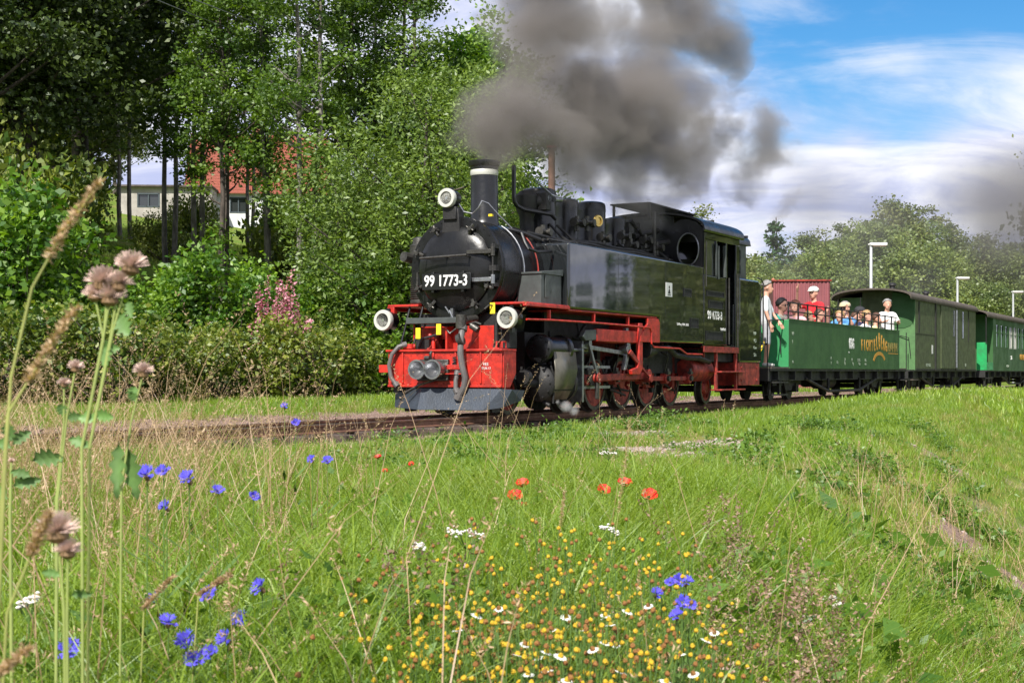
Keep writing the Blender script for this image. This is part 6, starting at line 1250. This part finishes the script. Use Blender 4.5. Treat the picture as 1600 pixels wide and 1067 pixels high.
def chamo(seed, heads, white=False):
    rg_ = random.Random(seed); r = empty('chamomile', (0, 0, 0)); m = MB(False); hs_ = []
    for i in range(heads):
        x, y = rg_.gauss(0, .045), rg_.gauss(0, .045); h = rg_.uniform(.20, .34); m.path([(x * .1, y * .1, -.35), (x * .2, y * .2, 0), (x * .6, y * .6, h * .5), (x, y, h)], .0009, 4); hs_.append((x, y, h))
        for k_ in range(5): t = rg_.uniform(.2, .9); p = Vector((x * t, y * t, h * t)); q = Vector((rg_.gauss(0, 1), rg_.gauss(0, 1), .6)).normalized() * .03; w_ = Vector((.001, .001, 0)); m.add([p - w_, p + w_, p + q], [(0, 1, 2)])
    m.build('stem', M_STEM, r, angle=0)
    for x, y, h in hs_:
        o = link('flower_head', HY if rg_.random() < (.9 if white else .5) else HO, r, (x, y, h)); o.rotation_euler = (rg_.uniform(-.4, .4), rg_.uniform(-.4, .4), 0)
        if white: link('petals', PT, o, (0, 0, 0), 0, rg_.uniform(.85, 1.15))
    return r
protos = [chamo(i, 5 + i % 3) for i in range(5)]; wproto = [chamo(20 + i, 2 + i, True) for i in range(2)]
rg_ = random.Random(77); made = {}
def copies(src, n, fn, lb, grp):
    for i in range(n):
        k_ = i % len(src); first = made.get(id(src[k_])) is None; r = src[k_] if first else copy_tree(src[k_]); made[id(src[k_])] = 1
        px, py, d = fn(); x, y, zg, zt = top_at(px, py, d); r.location = (x, y, min(max(zt - .29, zg - .12), zg + .12)); r.rotation_euler = (0, 0, rg_.uniform(0, 6.28)); tag(r, lb, 'flower', grp)
def cfn():
    while True:
        px, py = rg_.uniform(420, 1150), rg_.uniform(800, 1090); dens = min(1, max(.03, (py - 800) / 190)) ** 1.3 * min(1, max(.10, (px - 420) / 380)) * (1 if px < 1090 else .4)
        if rg_.random() < dens: return px, py, 3.5 - (py - 800) / 300 * 1.55 + rg_.uniform(-.2, .2)
copies(protos, 200, cfn, 'yellow and brown chamomile flower heads crowding the lower centre of the meadow', 'chamomile plants in the foreground')
def dfn():
    while True:
        px, py, d = cfn()
        if px > 700: return px, py, d
copies(wproto, 14, dfn, 'chamomile with white petals still on, among the yellow heads at the lower centre', 'white petalled chamomile among the yellow heads')
# yarrow and white flower umbels
M_YAR = mat('white yarrow', (.74, .70, .64), .8, var=.1)
def umbel(px, py, d, wd, lb, sl=0.0):
    x, y, zg, zt = top_at(px, py, d); r = empty('yarrow', (x, y, zg)); tag(r, lb, 'flower', 'white yarrow heads'); h = zt - zg; stem(r, h - .03, 0, 0, .002, leafy=4, L=.06); rg2 = random.Random(int(px)); m = MB(False); s_ = MB(False)
    for i in range(46):
        q = rg2.uniform(-1, 1); xx = q * wd / 2; yy = rg2.gauss(0, wd * .2); zz = h + rg2.gauss(0, .004) + sl * xx - abs(q) * .004; m.lathe([(-.002, .001), (.001, .0042), (.0035, .002)], (xx, yy, zz), n=6)
        if i % 3 == 0: s_.path([(0, 0, h - .04), (xx, yy, zz)], .0008, 4)
    m.build('flower_head', M_YAR, r, angle=0); s_.build('stalk', M_STEM, r, angle=0)
for q in ((727, 831, 3.4, .09, 'widest white yarrow head left of the poppies', -.15), (655, 853, 3.3, .025, 'small white yarrow head left of the widest one'), (950, 707, 7.5, .09, 'flat white flower head below the stone patch', 0), (952, 826, 3.9, .05, 'white yarrow right of the pale seed spike', -.4), (45, 937, 2.4, .035, 'white flower low at the left edge', .3), (1300, 935, 4.6, .05, 'small pale flower on the bank', 0), (1310, 945, 4.5, .035, 'second pale flower on the bank', .2)): umbel(*q)
# thistles in front
def thistle(px, d, heads, leaves_, lb, base_px=None, r0=.006):
    x, y, _ = at(base_px or px, d, 0); zg = gz1(x, y); r = empty('thistle', (x, y, zg)); tag(r, lb, 'thistle', 'thistles at the left front')
    def loc(p): return Vector(((p[0] - 800) / 2250 * d - x, p[2] if len(p) > 2 else 0, EYE - (p[1] - 582) / 2250 * d - zg))
    rg2 = random.Random(int(px))
    for hx_, hy_, rad, via in heads:
        m = MB(False); pts = [Vector((0, 0, 0))] + [loc(v) for v in via] + [loc((hx_, hy_))]; m.path(pts, r0, 7, r1=r0 * .55); m.build('stem', mat('pale thistle stem', (.30, .36, .10), .55, var=.15), r, angle=80)
        c = loc((hx_, hy_)); m = MB(False); m.lathe([(-rad * .55, rad * .25), (-rad * .3, rad * .6), (0, rad * .55), (rad * .15, rad * .3)], c, (rg2.uniform(-.3, .3), rg2.uniform(-.3, .1), 1), 12); m.build('calyx', M_SEP, r)
        m = MB(False)
        for i in range(420):
            v = Vector((rg2.gauss(0, 1), rg2.gauss(0, 1), abs(rg2.gauss(0, 1)) * 1.1 + .1)).normalized(); w_ = v.orthogonal().normalized() * rad * .035; e = c + v * rad * rg2.uniform(.7, 1.3); b = c + v * rad * .2; m.add([b - w_, b + w_, e + w_ * .6, e - w_ * .6], [(0, 1, 2, 3)])
        m.build('seed_down', M_TH, r, angle=0)
    for lx_, ly_, L, ang, wd in leaves_:
        m = MB(False); c = loc((lx_, ly_)); d_ = Vector((math.cos(ang), rg2.uniform(-.3, .3), math.sin(ang))).normalized(); w_ = d_.cross(Vector((0, 1, 0))).normalized(); n = 9; vs = []
        for i in range(n + 1):
            t = i / n; wid = wd * L * math.sin(math.pi * min(1, t * 1.02)) ** .7 * (1 + .35 * (-1) ** i); cc = c + d_ * L * t - Vector((0, 0, .25 * L * t * t)) ; vs += [cc + w_ * wid + Vector((0, -.12 * L * math.sin(t * 3), 0)), cc + Vector((0, .06 * L, 0)), cc - w_ * wid]
        m.add(vs, [(i * 3 + j, i * 3 + j + 1, i * 3 + j + 4, i * 3 + j + 3) for i in range(n) for j in (0, 1)]); m.build('leaf', M_THL, r, angle=80)
thistle(150, 1.55, [(205, 418, .016, [(140, 700), (176, 520)]), (186, 445, .014, [(140, 700), (174, 520)]), (160, 442, .016, [(128, 700), (163, 520), (166, 480)]), (172, 466, .016, [(128, 700), (163, 520)]), (148, 462, .012, [(128, 700), (162, 530)])],
        [(183, 492, .022, -.9, .42), (165, 538, .020, -1.6, .35), (148, 650, .022, .2, .3), (150, 655, .022, 2.8, .3), (200, 470, .016, -1.3, .3), (186, 690, .050, -1.6, .16), (156, 545, .022, .3, .3), (140, 700, .03, 2.5, .2)], 'tall branched thistle with a cluster of faded pinkish seed heads', 132, .0020)
thistle(96, 1.35, [(90, 832, .018, [(100, 950)]), (106, 862, .012, [(105, 960)])], [(95, 900, .02, 2.6, .2), (110, 930, .022, .3, .2)], 'thistle with fluffy pink white seed head near the left edge', 110, .0018)
thistle(225, 2.0, [(224, 582, .013, [(190, 760), (205, 660)])], [(207, 625, .026, 1.5, .3), (200, 700, .06, -1.4, .2), (212, 628, .02, 1.9, .3)], 'single brownish thistle head right of the tall cluster', 185, .0020)
thistle(118, 1.9, [(118, 575, .010, [(90, 780), (105, 650)]), (100, 600, .008, [(88, 780), (100, 660)])], [(100, 650, .022, 1.8, .3), (104, 655, .022, .5, .3), (100, 610, .02, 1.5, .3)], 'low brownish thistle head left of the tall cluster', 86, .0020)
thistle(20, 1.9, [(18, 720, .004, [(16, 800)])], [(18, 690, .035, 1.7, .22), (20, 695, .035, .9, .22), (18, 700, .035, 2.6, .22), (50, 720, .045, .35, .25), (20, 760, .04, .5, .22), (12, 780, .04, 2.4, .22), (48, 745, .03, 2.6, .22)], 'leafy green thistle without flowers at the left edge', 22, .003)
# big seeding grass stalks close to the lens
def big_stalk(pts, d, hd, lb, mt=None):
    (x0_, y0_) = pts[0]; x, y, _ = at(x0_, d, 0); zg = gz1(x, y); r = empty('grass_stalk', (x, y, zg)); tag(r, lb, 'grass stalk', 'large seeding grass stalks')
    P = [Vector(((a - 800) / 2250 * d - x, 0, EYE - (b_ - 582) / 2250 * d - zg)) for a, b_ in pts]; P = [Vector((P[0].x, 0, 0))] + P[1:]
    f = []; n = 26
    for i in range(n + 1):
        t = i / n * (len(P) - 1); k_ = min(int(t), len(P) - 2); f.append(P[k_].lerp(P[k_ + 1], t - k_))
    m = MB(False); m.path(f, .0016, 6, r1=.0009); m.build('stem', mat('yellow green stalk', (.34, .36, .10), .6, var=.2), r, angle=80)
    rg2 = np.random.default_rng(abs(int(pts[0][0])) + 5); A_ = np.array([tuple(v) for v in f]); t = 1 - rg2.uniform(0, hd, 420); ii = np.clip((t * n).astype(int), 0, n - 1); fr = t * n - ii; c = A_[ii] * (1 - fr)[:, None] + A_[ii + 1] * fr[:, None]
    tt = (t - (1 - hd)) / hd; c += rg2.normal(0, 1, c.shape) * (.0015 * np.sin(np.clip(tt, .05, .97) * np.pi) ** .5)[:, None]; v, q = leaves(c, .006, rg2, 1.3, aspect=.3); link('seed_head', arr_mesh('seed_head', v, q, mt or L_DRY, rg2.uniform(.1, .9, len(q))), r)
big_stalk([(-50, 900), (15, 600), (50, 450), (95, 370), (157, 284)], 1.25, .36, 'big arching grass stalk with long seed head at the upper left')
big_stalk([(-60, 900), (10, 650), (60, 570), (120, 482)], 1.25, .45, 'second large grass stalk below the arching one')
big_stalk([(-40, 1150), (10, 960), (45, 875), (78, 800)], 1.2, .3, 'dry grass stalk crossing the lower left corner')
big_stalk([(-60, 1120), (-10, 1060), (45, 1015)], 1.15, .6, 'short drooping grass head in the bottom left corner')
big_stalk([(940, 1000), (946, 900), (960, 850), (985, 655)], 3.6, .25, 'thin tall seeding stalk under the stone patch')
big_stalk([(205, 1000), (225, 950), (272, 900)], 2.0, .5, 'dry grass head beside the half hidden cornflower')
big_stalk([(280, 960), (310, 930), (360, 897)], 2.1, .5, 'reddish grass head above the pale bud')
big_stalk([(868, 900), (872, 850), (882, 768)], 4.0, .4, 'pale feathery seed spike right of the poppies', L_DRY)
# dry brown mugwort clump, bottom right of the flowers
def mug(seed, n, hgt, sp):
    rg2 = np.random.default_rng(seed); P = []; m = MB(False)
    for i in range(n):
        x_, y_ = rg2.normal(0, sp, 2); h = hgt * rg2.uniform(.5, 1.1); lx_, ly_ = rg2.normal(0, h * .28, 2); m.path([(x_, y_, 0), (x_ + lx_ * .3, y_ + ly_ * .3, h * .5), (x_ + lx_, y_ + ly_, h)], .0016, 4, r1=.0007); k_ = 110; t = rg2.uniform(.3, 1, k_); P.append(np.stack([x_ + lx_ * t ** 1.6, y_ + ly_ * t ** 1.6, h * t], 1) + rg2.normal(0, .012, (k_, 3)))
    P = np.concatenate(P); v, f = leaves(P, .012, rg2, .6, aspect=.5); return arr_mesh('seed_cluster', v, f, L_BROWN, rg2.uniform(0, 1, len(f))), m
for i, (px, py, d, n, h, lb) in enumerate(((1165, 1010, 3.4, 24, .42, 'brown dry mugwort clump right of the cornflower clump'), (1225, 960, 3.9, 18, .42, 'brown dry mugwort clump nearest the bank'), (1110, 1040, 2.9, 16, .34, 'brown dry mugwort stalks at the bottom beside the chamomile'), (1130, 860, 4.8, 16, .40, 'tall dry grassy clump behind the mugwort'), (600, 870, 3.0, 5, .42, 'arching brown mugwort stalk left of the yarrow'), (1180, 900, 4.4, 14, .36, 'dry stalks behind the mugwort clumps'))):
    x, y, _ = at(px, d, 0); r = empty('mugwort', (x, y, gz1(x, y))); tag(r, lb, 'dry plant', 'dry mugwort clumps'); me_, m_ = mug(200 + i, n, h, .09); tag(link('seed_cluster', me_, r), kind='stuff'); m_.build('stem', L_BROWN, r, angle=0); tag(link('leaf_mass', herb_tuft(300 + i, 500, .26, .12, .035, L_HERB), r), kind='stuff')
# overhead wires above the left trees
K_W = mat('wire', (.3, .3, .3), .5)
for i, (p, q) in enumerate((((150, -40, 30), (560, 75, 70)), ((230, -30, 30), (600, 60, 70)))):
    A0 = Vector(at(p[0], p[2], 0)); A1 = Vector(at(q[0], q[2], 0)); A0.z = EYE + (582 - p[1]) / 2250 * p[2]; A1.z = EYE + (582 - q[1]) / 2250 * q[2]; m_ = MB(False)
    m_.path([A0.lerp(A1, t / 10) - Vector((0, 0, .6 * math.sin(math.pi * t / 10))) for t in range(11)], .012, 5); o = m_.build('overhead_wire', K_W, None, angle=0); tag(o, ('lower' if i == 0 else 'upper') + ' thin overhead wire crossing the top left trees', 'wire', 'overhead wires')

# each of several alike trees is told apart by its place in its row
def ordinal(n): return {1: 'first', 2: 'second', 3: 'third', 4: 'fourth', 5: 'fifth', 6: 'sixth', 7: 'seventh', 8: 'eighth', 9: 'ninth', 10: 'tenth', 11: 'eleventh', 12: 'twelfth', 13: 'thirteenth', 14: 'fourteenth', 15: 'fifteenth', 16: 'sixteenth', 17: 'seventeenth', 18: 'eighteenth', 19: 'nineteenth', 20: 'twentieth', 21: 'twenty first', 22: 'twenty second', 23: 'twenty third', 24: 'twenty fourth', 25: 'twenty fifth', 26: 'twenty sixth'}.get(n, 'number %d' % n)
for grp, base in (('hedge bushes along the verge', 'low dark green hedge bush on the far verge, %s from the left'), ('light green trees beyond the wagons', 'light green woodland tree beyond the wagons, %s from the left'), ('dark green trees on the hill', 'dark green rounded tree on the wooded hill, %s from the left'),
                  ('trees on the slope behind the house', 'dark green tree on the slope by the house, %s from the left'), ('dark bushes on the slope', 'dark rounded bush on the slope behind the shrubs, %s from the left'), ('trees to the right of the picture', 'tree right of the picture mirrored in the engine paint, %s from the left')):
    L_ = sorted([o for o in COL.objects if o.parent is None and o.get('group') == grp], key=lambda o: o.location.x / o.location.y)
    for i, o in enumerate(L_): o['label'] = base % ordinal(i + 1)

# ------------------------------------------------------------------ smoke and steam
def smoke(name, blobs, label, cat, dens, col, nscale=1.0, warp=.5, lo=.12, hi=.75, envelope=1.25, vox=.22, amp=1.3, step=1.0):
    """blobs: (px, py, distance, radius in metres, weight). Billows are real volume inside a closed skin."""
    pts = []
    for px, py, d, r, wgt in blobs: x, y, _ = at(px, d, 0); pts.append((Vector((x, y, EYE + (582 - py) / 2250 * d)), r, wgt))
    b = bmesh.new()
    for c, r, wgt in pts: bmesh.ops.create_icosphere(b, subdivisions=2, radius=r * envelope, matrix=Matrix.Translation(c))
    me = bpy.data.meshes.new(name); b.to_mesh(me); b.free(); o = bpy.data.objects.new(name, me); COL.objects.link(o)
    rm = o.modifiers.new('r', 'REMESH'); rm.mode = 'VOXEL'; rm.voxel_size = vox; me2 = eval_mesh(o); o.modifiers.clear(); o.data = me2; me2.name = name
    m = bpy.data.materials.new(name); m.use_nodes = True; t = m.node_tree; t.nodes.clear(); me2.materials.clear(); me2.materials.append(m)
    geo = N(t, 'ShaderNodeNewGeometry'); pos = geo.outputs['Position']
    nw = N(t, 'ShaderNodeTexNoise'); nw.inputs['Scale'].default_value = nscale * .6; nw.inputs['Detail'].default_value = 3; t.links.new(pos, nw.inputs['Vector'])
    sb_ = N(t, 'ShaderNodeVectorMath', operation='SUBTRACT'); t.links.new(nw.outputs['Color'], sb_.inputs[0]); sb_.inputs[1].default_value = (.5, .5, .5)
    scn = N(t, 'ShaderNodeVectorMath', operation='SCALE'); t.links.new(sb_.outputs[0], scn.inputs[0]); scn.inputs['Scale'].default_value = warp
    ad = N(t, 'ShaderNodeVectorMath', operation='ADD'); t.links.new(pos, ad.inputs[0]); t.links.new(scn.outputs[0], ad.inputs[1])
    acc = None
    for c, r, wgt in pts:
        dd = N(t, 'ShaderNodeVectorMath', operation='DISTANCE'); t.links.new(ad.outputs[0], dd.inputs[0]); dd.inputs[1].default_value = c
        v = ramp(t, dd.outputs['Value'], 0.0, r * 1.12, wgt, 0.0, smooth=False)
        acc = v if acc is None else mathn(t, 'MAXIMUM', acc, v)
    nd = N(t, 'ShaderNodeTexNoise'); nd.inputs['Scale'].default_value = nscale; nd.inputs['Detail'].default_value = 7; nd.inputs['Roughness'].default_value = .66; t.links.new(ad.outputs[0], nd.inputs['Vector'])
    f = mathn(t, 'ADD', acc, mathn(t, 'MULTIPLY', mathn(t, 'SUBTRACT', nd.outputs[0], .5), amp))
    f = mathn(t, 'MULTIPLY', ramp(t, f, lo, hi), ramp(t, acc, 0.0, .25))
    f = mathn(t, 'MULTIPLY', f, dens); f = mathn(t, 'MULTIPLY', f, mathn(t, 'ADD', acc, .15))
    pv = N(t, 'ShaderNodeVolumePrincipled'); pv.inputs['Color'].default_value = (*col, 1); pv.inputs['Anisotropy'].default_value = 0.15; t.links.new(f, pv.inputs['Density'])
    out = N(t, 'ShaderNodeOutputMaterial'); t.links.new(pv.outputs[0], out.inputs['Volume']); m.cycles.volume_step_rate = step; tag(o, label, cat); return o
smoke('smoke_plume', [(757, 240, 19.5, .34, 1.4), (768, 214, 19.6, .62, 1.25), (810, 195, 20.0, .80, 1.2), (850, 215, 20.4, .75, 1.0), (835, 125, 20.6, .80, .9), (835, 50, 20.8, .85, 1.05), (850, -20, 21, .95, 1.1), (905, 150, 21.5, 1.05, 1.05), (915, 245, 21.8, .80, 1.05), (880, 60, 21.2, .80, .9), (870, 280, 21.2, .45, .8),
      (965, 175, 22.5, 1.15, 1.3), (1015, 215, 23, .95, 1.15), (970, 270, 22.6, .62, .95), (1035, 150, 23.6, .95, 1.0), (1010, 75, 24, .90, .75), (940, 30, 22.4, .8, .6), (1085, 30, 25, 1.0, 1.1), (1120, 75, 25.4, .65, .95), (1040, -30, 25, 1.1, 1.0), (1085, 265, 26.5, .70, .95), (1112, 215, 27, .75, .8), (1185, 226, 28, .85, .72), (1160, 285, 28, .65, .6), (1045, 300, 25.5, .65, .6), (1130, 140, 26.5, .6, .6), (1075, 205, 25.5, .6, .75), (1150, 245, 27.5, .6, .7), (1215, 250, 29, .6, .5), (1230, 310, 31, .8, .4), (1120, 315, 27, .6, .45), (940, 308, 22.4, .5, .6), (1000, 318, 23.5, .55, .6)],
      'dark brown grey smoke billowing from the chimney up and back over the train', 'smoke', 3.0, (.40, .365, .345), nscale=1.35, warp=1.5, lo=.20, hi=.55, amp=1.75, step=.27)
smoke('smoke_bank', [(1190, 350, 62, 2.4, .5), (1240, 420, 64, 2.8, .5), (1330, 430, 64, 3.0, .5), (1420, 450, 64, 3.0, .5), (1290, 315, 60, 2.6, .75), (1370, 330, 62, 2.8, .62), (1450, 330, 62, 2.6, .5), (1530, 305, 60, 2.8, .9), (1500, 320, 59, 2.2, .9), (1590, 325, 58, 3.2, 1.4), (1690, 340, 58, 4.2, 1.5), (1560, 385, 60, 3.2, .7), (1480, 395, 62, 2.6, .45), (1640, 430, 60, 3.0, .7)],
      'thin grey smoke drifting low over the woodland at the right edge', 'smoke', .42, (.42, .40, .40), nscale=.22, warp=2.2, vox=.9, lo=.0, hi=.85, amp=1.0)
smoke('steam_puff', [(885, 634, 18.7, .10, 1.0), (897, 642, 18.7, .09, .8), (872, 628, 18.8, .05, 1.0)], 'small white jet of steam under the cylinder', 'steam', 9, (.95, .95, .95), nscale=7, warp=.05, vox=.03)
